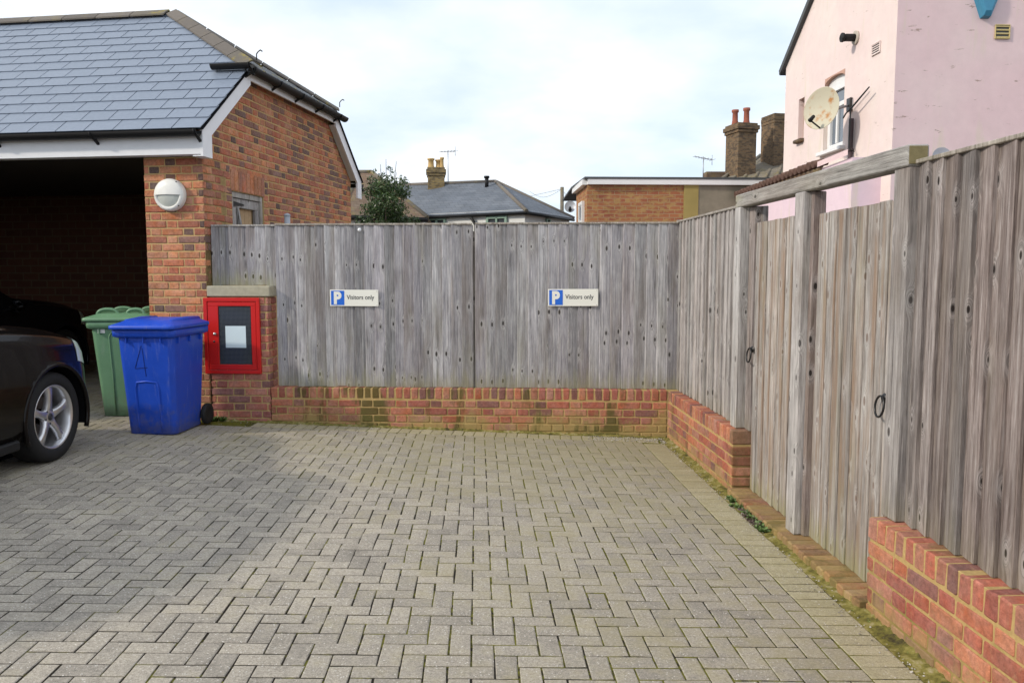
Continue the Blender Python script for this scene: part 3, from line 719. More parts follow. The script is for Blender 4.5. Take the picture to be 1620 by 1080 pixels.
# inner walls and ceiling with indoor shade put into their colour, posts further left
t = NT('garage_inner_brick_shaded', 0.95, 0.1); bt = t.n.new('ShaderNodeTexBrick'); bt.inputs['Scale'].default_value = 2.2; bt.inputs['Color1'].default_value = (0.085, 0.036, 0.022, 1); bt.inputs['Color2'].default_value = (0.065, 0.028, 0.02, 1); bt.inputs['Mortar'].default_value = (0.09, 0.065, 0.04, 1)
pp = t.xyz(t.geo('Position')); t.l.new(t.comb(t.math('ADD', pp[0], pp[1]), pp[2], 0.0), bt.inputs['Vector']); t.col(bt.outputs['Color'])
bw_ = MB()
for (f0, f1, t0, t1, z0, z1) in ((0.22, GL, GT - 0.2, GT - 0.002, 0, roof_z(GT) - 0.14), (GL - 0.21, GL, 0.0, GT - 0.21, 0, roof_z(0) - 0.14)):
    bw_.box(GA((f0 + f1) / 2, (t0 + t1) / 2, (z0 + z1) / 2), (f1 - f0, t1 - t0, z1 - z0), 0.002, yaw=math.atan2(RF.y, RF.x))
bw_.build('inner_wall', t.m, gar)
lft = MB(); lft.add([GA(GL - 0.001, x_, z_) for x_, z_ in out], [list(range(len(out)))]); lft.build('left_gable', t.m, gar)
pstm = MB(); pstm.box(GA(2.62, 0.15, 1.4), (0.2, 0.2, 2.65), 0.01, yaw=math.atan2(RF.y, RF.x)); pstm.build('timber_post', m_wood_post, gar)
cl = MB(); cl.box(GA(GL / 2 + 0.1, GT / 2, 2.79), (GL - 0.3, GT - 0.3, 0.03), 0.003, yaw=math.atan2(RF.y, RF.x)); cl.build('ceiling', plain('garage_ceiling_shaded', (0.05, 0.045, 0.04), 0.9, 0.1), gar)
# fascia, barge boards and box ends (white)
def gpart2(name, mat, mb): return mb.build(name, mat, gar)
fz0, fz1 = 2.715, 2.90
m = MB(); m.box(GA(GL / 2 - 0.06, EAVE_T + 0.045, (fz0 + fz1) / 2), (GL + 0.08, 0.022, fz1 - fz0), 0.002, yaw=math.atan2(RF.y, RF.x)); gpart2('fascia', m_white, m)
m = MB(); m.box(GA(GL / 2, EAVE_T / 2 + 0.03, fz0 + 0.014), (GL - 0.05, abs(EAVE_T) - 0.05, 0.012), 0.002, yaw=math.atan2(RF.y, RF.x)); gpart2('soffit', m_white, m)
BF0, BF1 = -0.105, -0.080                                     # barge boards stand proud of the gable
def barge(pts, name):
    n = len(pts); v = [GA(BF0, t, z) for t, z in pts] + [GA(BF1, t, z) for t, z in pts]
    f = [list(range(n)), [n + i for i in range(n)][::-1]] + [[i, n + i, n + (i + 1) % n, (i + 1) % n] for i in range(n)]
    m = MB(); m.add(v, f); return gpart2(name, m_white, m)
dn = 0.20
for sgn in (0, 1):
    q = [(EAVE_T + 0.03, fz0 - 0.02), (EAVE_T + 0.20, fz0 - 0.02), (EAVE_T + 0.20, roof_z(EAVE_T + 0.2) - dn), (HIP_T, HIP_Z - dn), (HIP_T, HIP_Z - 0.03), (EAVE_T + 0.03, roof_z(EAVE_T + 0.03) - 0.03)]
    if sgn: q = [(GT - t_, z_) for t_, z_ in q][::-1]
    barge(q, 'bargeboard')
barge([(HIP_T + 0.003, HIP_Z - 0.155), (GT - HIP_T - 0.003, HIP_Z - 0.155), (GT - HIP_T - 0.003, HIP_Z - 0.04), (HIP_T + 0.003, HIP_Z - 0.04)], 'hip_fascia')
m = MB(); m.box(GA(-0.04, EAVE_T + 0.115, fz0 - 0.014), (0.085, 0.165, 0.012), 0.002, yaw=math.atan2(RF.y, RF.x)); gpart2('box_end', m_white, m)
for (ta, tb) in ((EAVE_T + 0.2, HIP_T), (GT - HIP_T, GT - EAVE_T - 0.2)):
    sv = MB(); za, zb_ = roof_z(ta) - 0.17, roof_z(tb) - 0.17; sv.quad(GA(BF1, ta, za), GA(0.0, ta, za), GA(0.0, tb, zb_), GA(BF1, tb, zb_)); gpart2('verge_soffit', m_white, sv)
# roof boards below the slates
rb = MB(); e0, e1 = EAVE_T, GT - EAVE_T; FR = -0.13
hz = lambda f_: HIP_Z + (f_ - FR) * (RIDGE_Z - HIP_Z) / (RIDGE_F - FR)
k = 0.02
rb.quad(GA(FR, e0, roof_z(e0) - k), GA(FR, HIP_T, HIP_Z - k), GA(RIDGE_F, RIDGE_T, RIDGE_Z - k), GA(GL + 0.1, RIDGE_T, RIDGE_Z - k), GA(GL + 0.1, e0, roof_z(e0) - k))
rb.quad(GA(FR, e1, roof_z(e1) - k), GA(FR, GT - HIP_T, HIP_Z - k), GA(RIDGE_F, RIDGE_T, RIDGE_Z - k), GA(GL + 0.1, RIDGE_T, RIDGE_Z - k), GA(GL + 0.1, e1, roof_z(e1) - k))
rb.quad(GA(FR, HIP_T, HIP_Z - k), GA(FR, GT - HIP_T, HIP_Z - k), GA(RIDGE_F, RIDGE_T, RIDGE_Z - k))
roof = gpart2('roof', plain('roof_underlay', (0.02, 0.02, 0.022), 0.9, 0.1), rb)
# slates on the front slope: rows of real slates, each lapped over the one below
SW, SGAUGE, STH = 0.302, 0.2025, 0.007
slope_len = (RIDGE_T - EAVE_T) * math.hypot(1, SL); rows = int(slope_len / SGAUGE) + 1
sd = (GD + UP * SL).normalized(); sn = RF.cross(sd).normalized()
if sn.z < 0: sn = -sn
def hip_f(q):                                                 # leftward limit of the slope at distance q up it
    t_ = EAVE_T + q / math.hypot(1, SL)
    return FR + 0.012 if t_ < HIP_T else FR + (t_ - HIP_T) / (RIDGE_T - HIP_T) * (RIDGE_F - FR) + 0.03
def slate_poly(poly, lift0=0.012, lift1=0.002):
    """poly in (f, q) -> thin slab; the tail (small q) is lifted"""
    q0 = min(p[1] for p in poly); q1 = max(p[1] for p in poly); n = len(poly); v = []
    for top in (1, 0):
        for (f_, q_) in poly:
            l = lift0 + (lift1 - lift0) * (q_ - q0) / (q1 - q0 + 1e-6)
            v.append(GA(f_, EAVE_T, EAVE_Z) + sd * q_ + sn * (l + (STH if top else 0)))
    return v, [list(range(n)), [n + i for i in range(n)][::-1]] + [[i, n + i, n + (i + 1) % n, (i + 1) % n] for i in range(n)]
far = MB(); ns = 0
for r in range(rows):
    q0 = -0.03 + r * SGAUGE; q1 = q0 + SGAUGE + 0.05; off = (r % 2) * SW / 2
    if q1 > slope_len: q1 = slope_len
    if q1 - q0 < 0.03: continue
    i = -1
    while True:
        i += 1
        fa = FR - 0.0 + i * SW - off; fb = fa + SW
        if fa > GL: break
        g2_ = 0.0042 + abs(random.gauss(0, 0.001)); jq = random.gauss(0, 0.0015)
        poly = [(fa + g2_, q0 + jq), (fb - g2_, q0 + jq), (fb - g2_, q1), (fa + g2_, q1)]
        lim0, lim1 = hip_f(q0), hip_f(q1)
        poly = clip(poly, lambda p: (p[0] - (lim0 + (lim1 - lim0) * (p[1] - q0) / (q1 - q0))))
        if len(poly) < 3 or max(p[0] for p in poly) - min(p[0] for p in poly) < 0.03: continue
        v, f = slate_poly(poly)
        if fa < 4.2 + 0.0 and ns < 290:
            ctr = sum(v, Vector()) / len(v); me = mesh('slate', [p - ctr for p in v], f, m_slate); link('slate', me, roof, ctr); ns += 1
        else: far.add(v, f)
hl = MB()                                                     # half-hip and rear slopes, out of sight: joined
for r in range(8):
    a0, a1 = r / 8, (r + 1.12) / 8; a1 = min(a1, 1)
    A = lambda a: (GA(FR + (RIDGE_F - FR) * a, HIP_T + (RIDGE_T - HIP_T) * a, HIP_Z + (RIDGE_Z - HIP_Z) * a), GA(FR + (RIDGE_F - FR) * a, GT - HIP_T + (RIDGE_T - GT + HIP_T) * a, HIP_Z + (RIDGE_Z - HIP_Z) * a))
    p0, p1 = A(a0); p2, p3 = A(a1); up1 = UP * 0.014; up0 = UP * 0.003
    nseg = 8
    for s_ in range(nseg):
        l = lambda a, b_, x_: a + (b_ - a) * x_
        x0_, x1_ = s_ / nseg + 0.002, (s_ + 1) / nseg - 0.002
        hl.quad(l(p0, p1, x0_) + up1, l(p0, p1, x1_) + up1, l(p2, p3, x1_) + up0, l(p2, p3, x0_) + up0)
        hl.quad(l(p0, p1, x0_) + up1, l(p0, p1, x1_) + up1, l(p0, p1, x1_), l(p0, p1, x0_))
stuff(hl.build('hip_slates', slate_mat('slate_mossy', (0.12, 0.13, 0.14), (0.15, 0.16, 0.18), 0.9), roof))
for r in range(rows):
    q0 = r * SGAUGE; q1 = min(q0 + SGAUGE + 0.03, slope_len); sdr = (-GD + UP * SL).normalized(); snr = Vector((-sn.x, -sn.y, sn.z)) ; o_ = lambda f_, q_: GA(f_, e1, EAVE_Z) + sdr * q_
    l0 = hip_f(q0)
    far.quad(o_(l0, q0) + UP * 0.014, o_(GL, q0) + UP * 0.014, o_(GL, q1) + UP * 0.004, o_(hip_f(q1), q1) + UP * 0.004)
stuff(far.build('far_slates', m_slate, roof))
# ridge and hip tiles: angled tiles with dark bedding joints
def ridge_tile(a, b, up, mat, drop=0.075, half=0.125, th=0.018, name='ridge_tile'):
    a, b = Vector(a), Vector(b); d = (b - a).normalized(); x = d.cross(Vector(up)).normalized(); z = x.cross(d)
    prof = [(-half, -drop), (-half * 0.45, -drop * 0.3), (0, 0.012), (half * 0.45, -drop * 0.3), (half, -drop)]
    prof2 = prof + [(px_, pz_ + (-th)) for px_, pz_ in prof[::-1]]; n = len(prof2); v = []
    mid = (a + b) / 2
    for e_ in (a + d * 0.006, b - d * 0.006):
        for (px_, pz_) in prof2: v.append(e_ + x * px_ + z * (pz_ + 0.03 + th) - mid)
    f = [list(range(n))[::-1], [n + i for i in range(n)]] + [[i, (i + 1) % n, n + (i + 1) % n, n + i] for i in range(n)]
    return link(name, mesh(name, v, f, mat), roof, mid)
f_ = RIDGE_F + 0.08; i = 0
while f_ < GL:
    ridge_tile(GA(f_, RIDGE_T, RIDGE_Z), GA(min(GL + 0.1, f_ + 0.46), RIDGE_T, RIDGE_Z), UP, m_ridge_moss if i == 0 else m_ridge); f_ += 0.46; i += 1
for sgn in (0, 1):
    A0 = GA(FR, HIP_T if not sgn else GT - HIP_T, HIP_Z); B0 = GA(RIDGE_F, RIDGE_T, RIDGE_Z); n = 6
    for i in range(n):
        p0 = A0 + (B0 - A0) * (i / n); p1 = A0 + (B0 - A0) * ((i + 1) / n)
        ridge_tile(p0, p1, sn + (RF * 0.6) if not sgn else UP, m_ridge if 0 < i else m_ridge_moss, 0.05, 0.115, name='hip_tile')
# gutters
def gutter(a, b, name, r=0.056, brk=0.9):
    a, b = Vector(a), Vector(b); d = (b - a).normalized(); x = d.cross(UP).normalized(); m = MB(); n = 12; v = []; f = []
    for e_ in (a, b):
        for rr in (r, r - 0.005):
            for k in range(n + 1):
                an = math.pi + math.pi * k / n; v.append(e_ + x * (rr * math.cos(an)) + UP * (rr * math.sin(an)))
    P = n + 1
    for k in range(n):
        f += [[k, k + 1, 2 * P + k + 1, 2 * P + k], [P + k, 3 * P + k, 3 * P + k + 1, P + k + 1]]
    for e_ in (0, 2): f.append([e_ * P + k for k in range(P)] + [(e_ + 1) * P + k for k in range(P)][::-1])
    f += [[0, 2 * P, 3 * P, P], [n, P + n, 3 * P + n, 2 * P + n]]
    m.add(v, f); g_ = gpart2(name, m_black, m)
    L_ = (b - a).length; c = 0.02
    while c < L_:
        bm_ = MB(); p_ = a + d * c; pts = [p_ + x * ((r + 0.006) * math.cos(math.pi + math.pi * q / 8)) + UP * ((r + 0.006) * math.sin(math.pi + math.pi * q / 8)) for q in range(9)]
        bm_.tube(pts, 0.007, 6); s_ = -1 if x.dot(RF if name == 'hip_gutter' else -GD) > 0 else 1
        bm_.bar(p_ - UP * (r * 0.9), p_ + x * (s_ * 0.075) - UP * 0.10, 0.03, 0.02); bm_.build('gutter_bracket', m_black, g_); c += brk
    return g_
gutter(GA(-0.10, EAVE_T - 0.03, EAVE_Z - 0.028), GA(GL + 0.1, EAVE_T - 0.03, EAVE_Z - 0.028), 'gutter', 0.056, 1.06)
gutter(GA(BF0 - 0.06, HIP_T - 0.13, HIP_Z - 0.05), GA(BF0 - 0.06, GT - HIP_T + 0.18, HIP_Z - 0.05), 'hip_gutter', 0.058, 0.62)
gutter(GA(BF0 - 0.10, HIP_T - 0.16, HIP_Z - 0.022), GA(0.24, HIP_T - 0.16, HIP_Z - 0.022), 'hip_gutter_return', 0.052, 3.0)
gutter(GA(-0.10, GT - EAVE_T + 0.03, EAVE_Z - 0.028), GA(GL, GT - EAVE_T + 0.03, EAVE_Z - 0.028), 'gutter', 0.056, 3.0)
for t_ in (HIP_T + 0.02, GT - HIP_T - 0.02):                    # little iron hip hooks
    h_ = MB(); b0 = GA(FR - 0.04, t_, HIP_Z + 0.06); pts = [b0 + UP * 0.02 * k for k in range(4)] + [b0 + UP * 0.085 - FD * 0.02, b0 + UP * 0.10 - FD * 0.045, b0 + UP * 0.085 - FD * 0.065]
    h_.tube(pts, 0.007, 6); h_.build('hip_iron', m_iron, gar)
# round bulkhead lamp with an eyelid
lamp = thing('bulkhead_lamp', 'round white bulkhead lamp with eyelid shade on the garage pillar', 'lamp')
LC = GA(0.335, -0.002, 2.352); T = frame(RF, UP, -GD, LC); RL = 0.157
m_lampw = plain('lamp_white', (0.78, 0.77, 0.73), 0.3, 0.5, var=0.04)
m = MB(); m.lathe([(0.0, 0.06), (0.118, 0.06), (0.124, 0.075), (0.150, 0.060), (RL, 0.035), (RL, 0.0)], 48, T); m.build('body', m_lampw, lamp)
m = MB(); m.lathe([(0.0, 0.088), (0.06, 0.083), (0.10, 0.070), (0.117, 0.0605)], 40, T); m.build('diffuser', plain('lamp_glass', (0.50, 0.52, 0.48), 0.35, 0.5, var=0.03), lamp)
m = MB(); m.lathe([(0.0, 0.100), (0.075, 0.094), (0.118, 0.084), (0.146, 0.066)], 24, T, True, -0.03, math.pi + 0.03)
m.quad(*[T @ Vector(p) for p in ((-0.146, -0.004, 0.066), (-0.118, -0.003, 0.084), (-0.075, -0.002, 0.094), (0, 0, 0.100), (0.075, -0.002, 0.094), (0.118, -0.003, 0.084), (0.146, -0.004, 0.066))]); m.build('eyelid', m_lampw, lamp)
m = MB()
for a in (0.95, -0.8, -2.3):
    m.lathe([(0, 0.052), (0.006, 0.050), (0.007, 0.04)], 10, T @ Matrix.Translation((0.148 * math.cos(a), 0.148 * math.sin(a), 0.012)))
m.build('screws', m_iron, lamp)
# grey vent pipe top behind the fence
m = MB(); q = at(454.5, 352, 8.5); m.tube([(q.x, q.y, 0.0), (q.x, q.y, CAMZ + 0.615)], 0.03, 12); m.lathe([(0.0, 0.03), (0.035, 0.015), (0.036, 0)], 12, Matrix.Translation((q.x, q.y, CAMZ + 0.60)))
tag(m.build('vent_pipe', plain('grey_pipe', (0.36, 0.38, 0.42), 0.5, 0.4)), 'top of a grey pipe showing just above the fence by the garage gable', 'pipe')

# ------------------------------------------------------------------ red cabinet on the pier
cab = thing('hydrant_cabinet', 'red metal cabinet with wired glass door and paper notice on the brick pier', 'cabinet')
m_red = plain('cabinet_red', (0.56, 0.016, 0.014), 0.32, 0.5, var=0.07, scale=6); m_redd = plain('cabinet_red_dark', (0.30, 0.012, 0.012), 0.4, 0.5)
w0, w1, z0, z1 = -4.545, -3.983, 0.603, 1.353; L = w1 - w0; H = z1 - z0; T = frame(W3, UP, -N3, BW(w0, 0.0, z0))
def rframe(mb, x0, x1, y0, y1, bw0, za, zb, T):                # rectangular frame, bw0 = (left, right, bottom, top)
    l, r_, bo, tp = bw0
    for (a, b_, c, d) in ((x0, x1, y0, y0 + bo), (x0, x1, y1 - tp, y1), (x0, x0 + l, y0 + bo, y1 - tp), (x1 - r_, x1, y0 + bo, y1 - tp)):
        mb.box(((a + b_) / 2, (c + d) / 2, (za + zb) / 2), (b_ - a, d - c, zb - za), 0.003, T)
m = MB(); rframe(m, 0, L, 0, H, (0.036, 0.036, 0.036, 0.036), -0.05, 0.022, T); m.build('frame', m_red, cab)
m = MB(); rframe(m, 0.040, L - 0.040, 0.040, H - 0.040, (0.105, 0.048, 0.052, 0.042), 0.0, 0.017, T); dr = m.build('door', m_red, cab)
m = MB(); m.box((L / 2, H / 2, -0.045), (L - 0.05, H - 0.05, 0.01), 0.001, T); m.build('back_panel', m_redd, cab)
t = NT('wired_glass', 0.12, 0.5); p = t.geo('Position'); x, y, z = t.xyz(p)
gx_ = t.math('ABSOLUTE', t.math('SUBTRACT', t.math('FRACT', t.math('MULTIPLY', t.math('ADD', x, t.math('MULTIPLY', y, 0.05)), 78)), 0.5)); gz_ = t.math('ABSOLUTE', t.math('SUBTRACT', t.math('FRACT', t.math('MULTIPLY', z, 78)), 0.5))
wire = t.step(t.math('MAXIMUM', gx_, gz_), 0.38, 0.46); t.col(t.mix(wire, (0.022, 0.028, 0.036), (0.11, 0.12, 0.13))); t.b.inputs['Roughness'].default_value = 0.16
gx0, gx1, gy0, gy1 = 0.148, L - 0.092, 0.095, H - 0.085
m = MB(); m.box(((gx0 + gx1) / 2, (gy0 + gy1) / 2, 0.006), (gx1 - gx0, gy1 - gy0, 0.006), 0.001, T); m.build('wired_glass', t.m, dr)
m = MB(); m.box(((gx0 + gx1) / 2 + 0.005, 0.365, 0.0105), (0.205, 0.215, 0.0012), 0.0003, T); m.build('paper_notice', plain('paper', (0.62, 0.74, 0.80), 0.7, 0.3, var=0.05, scale=8), dr)
m = MB(); m.lathe([(0, 0.034), (0.014, 0.032), (0.016, 0.02), (0.013, 0.016)], 16, T @ Matrix.Translation((0.108, 0.395, 0.0))); m.build('lock_knob', plain('lock_steel', (0.45, 0.45, 0.46), 0.25, 0.5, 0.9), dr)
m = MB(); m.lathe([(0, 0.019), (0.010, 0.0185), (0.011, 0.016)], 14, T @ Matrix.Translation((0.098, 0.318, 0.0))); m.build('keyhole', m_iron, dr)
# ------------------------------------------------------------------ wheeled bins
def rrect(w, d, r, n=5):
    pts = []
    for (cx, cy, a0) in ((w / 2 - r, -d / 2 + r, -math.pi / 2), (w / 2 - r, d / 2 - r, 0), (-w / 2 + r, d / 2 - r, math.pi / 2), (-w / 2 + r, -d / 2 + r, math.pi)):
        for k in range(n + 1):
            a = a0 + math.pi / 2 * k / n; pts.append((cx + r * math.cos(a), cy + r * math.sin(a)))
    return pts
def loft(mb, secs, cap0=True, cap1=True, smooth=True):          # secs: (z, poly)
    n = len(secs[0][1]); v = []; f = []
    for z, poly in secs: v += [(p[0], p[1], z) for p in poly]
    for i in range(len(secs) - 1):
        for k in range(n): f.append([i * n + k, i * n + (k + 1) % n, (i + 1) * n + (k + 1) % n, (i + 1) * n + k])
    mb.add(v, f, None, smooth); o = len(mb.v) - len(v)
    if cap0: mb.f.append([o + k for k in range(n)][::-1]); mb.sm.append(False)
    if cap1: mb.f.append([o + (len(secs) - 1) * n + k for k in range(n)]); mb.sm.append(False)
def shiftp(poly, dy): return [(x, y + dy) for x, y in poly]
def bin_plastic(name, c):
    t = NT(name, 0.42, 0.4); p = t.geo('Position'); n = t.noise(p, 7, 5, 0.6); n2 = t.noise(t.vmath('MULTIPLY', p, (30, 30, 4)), 1, 4, 0.6)
    k = t.hsv(c, v=t.math('ADD', t.math('MULTIPLY', n, 0.35), 0.82)); k = t.mix(t.math('MULTIPLY', t.step(n2, 0.55, 0.8), 0.16), k, (0.5, 0.5, 0.5)); zz_ = t.xyz(p)[2]; k = t.mix(t.math('MULTIPLY', t.step(t.math('SUBTRACT', t.noise(p, 16, 5, 0.65), t.math('MULTIPLY', zz_, 0.9)), 0.10, 0.45), 0.35), k, (0.16, 0.14, 0.11))
    t.col(k); t.l.new(t.math('ADD', t.math('MULTIPLY', n, 0.25), 0.3), t.b.inputs['Roughness']); return t.m
def wheelie_bin(name, label, loc, yaw, w, d, h, mat, kind):
    b = thing(name, label, 'bin', loc, yaw); wb_, db_ = w * 0.85, d * 0.79
    m = MB(); secs = []
    for k in range(9):
        u = k / 8; ww = wb_ + (w - wb_) * u ** 0.9; dd = db_ + (d - db_) * u; secs.append((0.012 + (h - 0.012) * u, shiftp(rrect(ww, dd, 0.045 + 0.01 * u), -0.02 * u)))
    secs.insert(0, (0.0, rrect(wb_ - 0.03, db_ - 0.03, 0.04))); loft(m, secs); m.build('body', mat, b)
    m = MB(); loft(m, [(h - 0.075, shiftp(rrect(w + 0.004, d + 0.004, 0.05), -0.02)), (h - 0.060, shiftp(rrect(w + 0.06, d + 0.06, 0.05), -0.02)), (h - 0.006, shiftp(rrect(w + 0.066, d + 0.066, 0.05), -0.02)), (h, shiftp(rrect(w + 0.056, d + 0.056, 0.05), -0.02))]); m.build('rim', mat, b)
    for k in range(3):
        x = -w / 2 + 0.10 + (w - 0.20) * k / 2; ribs = MB(); ribs.box((x, -d / 2 - 0.024, h - 0.09), (0.010, 0.024, 0.06), 0.003); ribs.build('rim_rib', mat, b)
        y = -d / 2 + 0.10 + (d - 0.22) * k / 2
        for sx in (-1, 1): ribs = MB(); ribs.box((sx * (w / 2 + 0.004), y - 0.02, h - 0.095), (0.03, 0.012, 0.06), 0.003); ribs.build('rim_rib', mat, b)
    # lid: slab with a rolled edge and a raised panel
    m = MB(); W2, D2 = w + 0.085, d + 0.10; yc = -0.035
    loft(m, [(h + 0.004, shiftp(rrect(W2 - 0.01, D2 - 0.01, 0.05), yc)), (h + 0.006, shiftp(rrect(W2, D2, 0.05), yc)), (h + 0.034, shiftp(rrect(W2, D2, 0.05), yc)), (h + 0.042, shiftp(rrect(W2 - 0.03, D2 - 0.03, 0.05), yc)),
             (h + 0.060, shiftp(rrect(W2 - 0.10, D2 - 0.12, 0.06), yc + 0.01)), (h + 0.078, shiftp(rrect(W2 - 0.16, D2 - 0.22, 0.06), yc + 0.02)), (h + 0.084, shiftp(rrect(W2 - 0.26, D2 - 0.34, 0.05), yc + 0.02))])
    lid = m.build('lid', mat, b)
    if kind == 'blue':
        m = MB()                                               # rolled hump along the side of the lid
        for sx in (-1, 1):
            m.tube([(sx * (w / 2 - 0.055), -d / 2 + 0.02, h + 0.030), (sx * (w / 2 - 0.055), -d / 2 + 0.08, h + 0.062), (sx * (w / 2 - 0.05), 0.0, h + 0.072), (sx * (w / 2 - 0.05), d / 2 - 0.06, h + 0.066)], [0.02, 0.026, 0.028, 0.026], 10)
        m.build('lid_rib', mat, lid)
    else:
        for (ya, yb) in ((-d / 2 + 0.03, -0.06), (0.02, d / 2 - 0.10)):
            m = MB(); pts = []
            for k in range(13):
                a = math.pi * k / 12; pts.append((-(w / 2 - 0.08), (ya + yb) / 2 - (yb - ya) / 2 * math.cos(a), h + 0.035 + 0.085 * math.sin(a) ** 0.5))
            m.tube(pts, 0.017, 8); m.tube([(p[0] * -1, p[1], p[2]) for p in pts], 0.017, 8)
            hp_ = [(p[1], p[2] - 0.012) for p in pts]; m.prism(hp_, w - 0.24, frame((0, 1, 0), (0, 0, 1), (1, 0, 0), (-(w - 0.24) / 2, 0, 0))); m.build('lid_rib', mat, lid)
    m = MB(); m.tube([(-w / 2 + 0.03, d / 2 + 0.03, h - 0.01), (w / 2 - 0.03, d / 2 + 0.03, h - 0.01)], 0.016, 10); m.build('handle_bar', mat, b)
    m = MB(); yr = db_ / 2 + 0.03; m.tube([(-w / 2 + 0.0, yr, 0.10), (w / 2, yr, 0.10)], 0.012, 8); m.build('axle', m_iron, b)
    m_rub = plain('bin_rubber', (0.018, 0.018, 0.018), 0.7, 0.3)
    for sx in (-1, 1):
        m = MB(); T = frame((0, 1, 0), (0, 0, 1), (1, 0, 0), (sx * (w / 2 + 0.0) - 0.0225, yr, 0.10)); m.lathe([(0.0, 0.006), (0.045, 0.006), (0.060, 0.0), (0.094, 0.0), (0.100, 0.008), (0.100, 0.037), (0.094, 0.045), (0.060, 0.045), (0.045, 0.039), (0.0, 0.039)], 28, T); m.build('wheel', m_rub, b)
    return b
def on_front(b, w, d, h, x, z):                                 # point on the sloping front of a bin, local
    u = max(0, min(1, z / h)); dd = d * 0.79 + (d - d * 0.79) * u; return Vector((x, -dd / 2 - 0.02 * u, z))
m_bb = bin_plastic('bin_blue', (0.012, 0.068, 0.50)); m_gbn = bin_plastic('bin_green', (0.125, 0.25, 0.14))
BWD, BDP, BHT = 0.515, 0.65, 0.955
bp = Vector((-3.225, 7.285, 0)); bp.z = gz(bp.x, bp.y) + 0.001
bb = wheelie_bin('wheelie_bin', 'tall blue wheeled bin with a hand-drawn figure four beside the red cabinet', bp, R_(-4), BWD, BDP, BHT, m_bb, 'blue')
m = MB(); arch = []
for k in range(15):
    u = k / 14
    if u < 0.36: x, z = -0.118 + 0.0, 0.03 + u / 0.36 * 0.40
    elif u > 0.64: x, z = 0.095, 0.43 - (u - 0.64) / 0.36 * 0.40
    else:
        a = math.pi * (1 - (u - 0.36) / 0.28); x = -0.0115 + 0.1065 * (abs(math.cos(a)) ** 0.45) * (1 if math.cos(a) > 0 else -1); z = 0.43 + 0.06 * math.sin(a) ** 0.45
    arch.append(on_front(bb, BWD, BDP, BHT, x, z) + Vector((0, 0.002, 0)))
m.tube(arch, 0.009, 8); m.build('moulded_arch', m_bb, bb)
m = MB(); P_ = lambda x, z: on_front(bb, BWD, BDP, BHT, x, z) + Vector((0, -0.0015, 0))
for a, c in (((-0.030, 0.815), (-0.105, 0.61)), ((-0.105, 0.607), (0.010, 0.615)), ((-0.025, 0.79), (-0.010, 0.535))): m.bar(P_(*a), P_(*c), 0.0042, 0.0012, up=(0, -1, 0))
m.build('drawn_figure', plain('marker_ink', (0.008, 0.014, 0.10), 0.5, 0.3), bb)
GWD, GDP, GHT = 0.53, 0.59, 0.955
gp = Vector((-3.875, 8.06, 0)); gp.z = gz(gp.x, gp.y) + 0.001
gb_ = wheelie_bin('wheelie_bin', 'green wheeled bin standing in the garage mouth behind the blue bin', gp, R_(-86), GWD, GDP, GHT, m_gbn, 'green')
def on_side(x_sign, y, z):                                      # point on the bin's left or right side, local
    u = max(0, min(1, z / GHT)); ww = GWD * 0.85 + GWD * 0.15 * u ** 0.9; return Vector((x_sign * ww / 2, y, z))
m = MB(); pts = []
for (y, z) in ((-0.105, 0.02), (-0.115, 0.45), (-0.13, 0.80), (-0.11, 0.845), (-0.05, 0.855), (0.03, 0.855), (0.075, 0.845), (0.09, 0.80), (0.09, 0.45), (0.085, 0.02)): pts.append(on_side(1, y, z) + Vector((-0.002, 0, 0)))
m.tube(pts, 0.010, 8); m.build('moulded_panel_edge', m_gbn, gb_)
m = MB(); q = on_side(1, -0.20, 0.865); m.box(q + Vector((0.003, 0, 0)), (0.003, 0.07, 0.045), 0.0008); m.build('white_label', m_sign, gb_)
m = MB()
for k in range(5): m.box((0.10 + random.uniform(-0.03, 0.03), 0.05 + 0.02 * k, GHT + 0.098 + random.uniform(-0.004, 0.008)), (0.05, 0.03, 0.022), 0.009, yaw=random.uniform(0, 3))
m.build('orange_tag', plain('orange_plastic', (0.75, 0.10, 0.015), 0.5, 0.4), gb_)

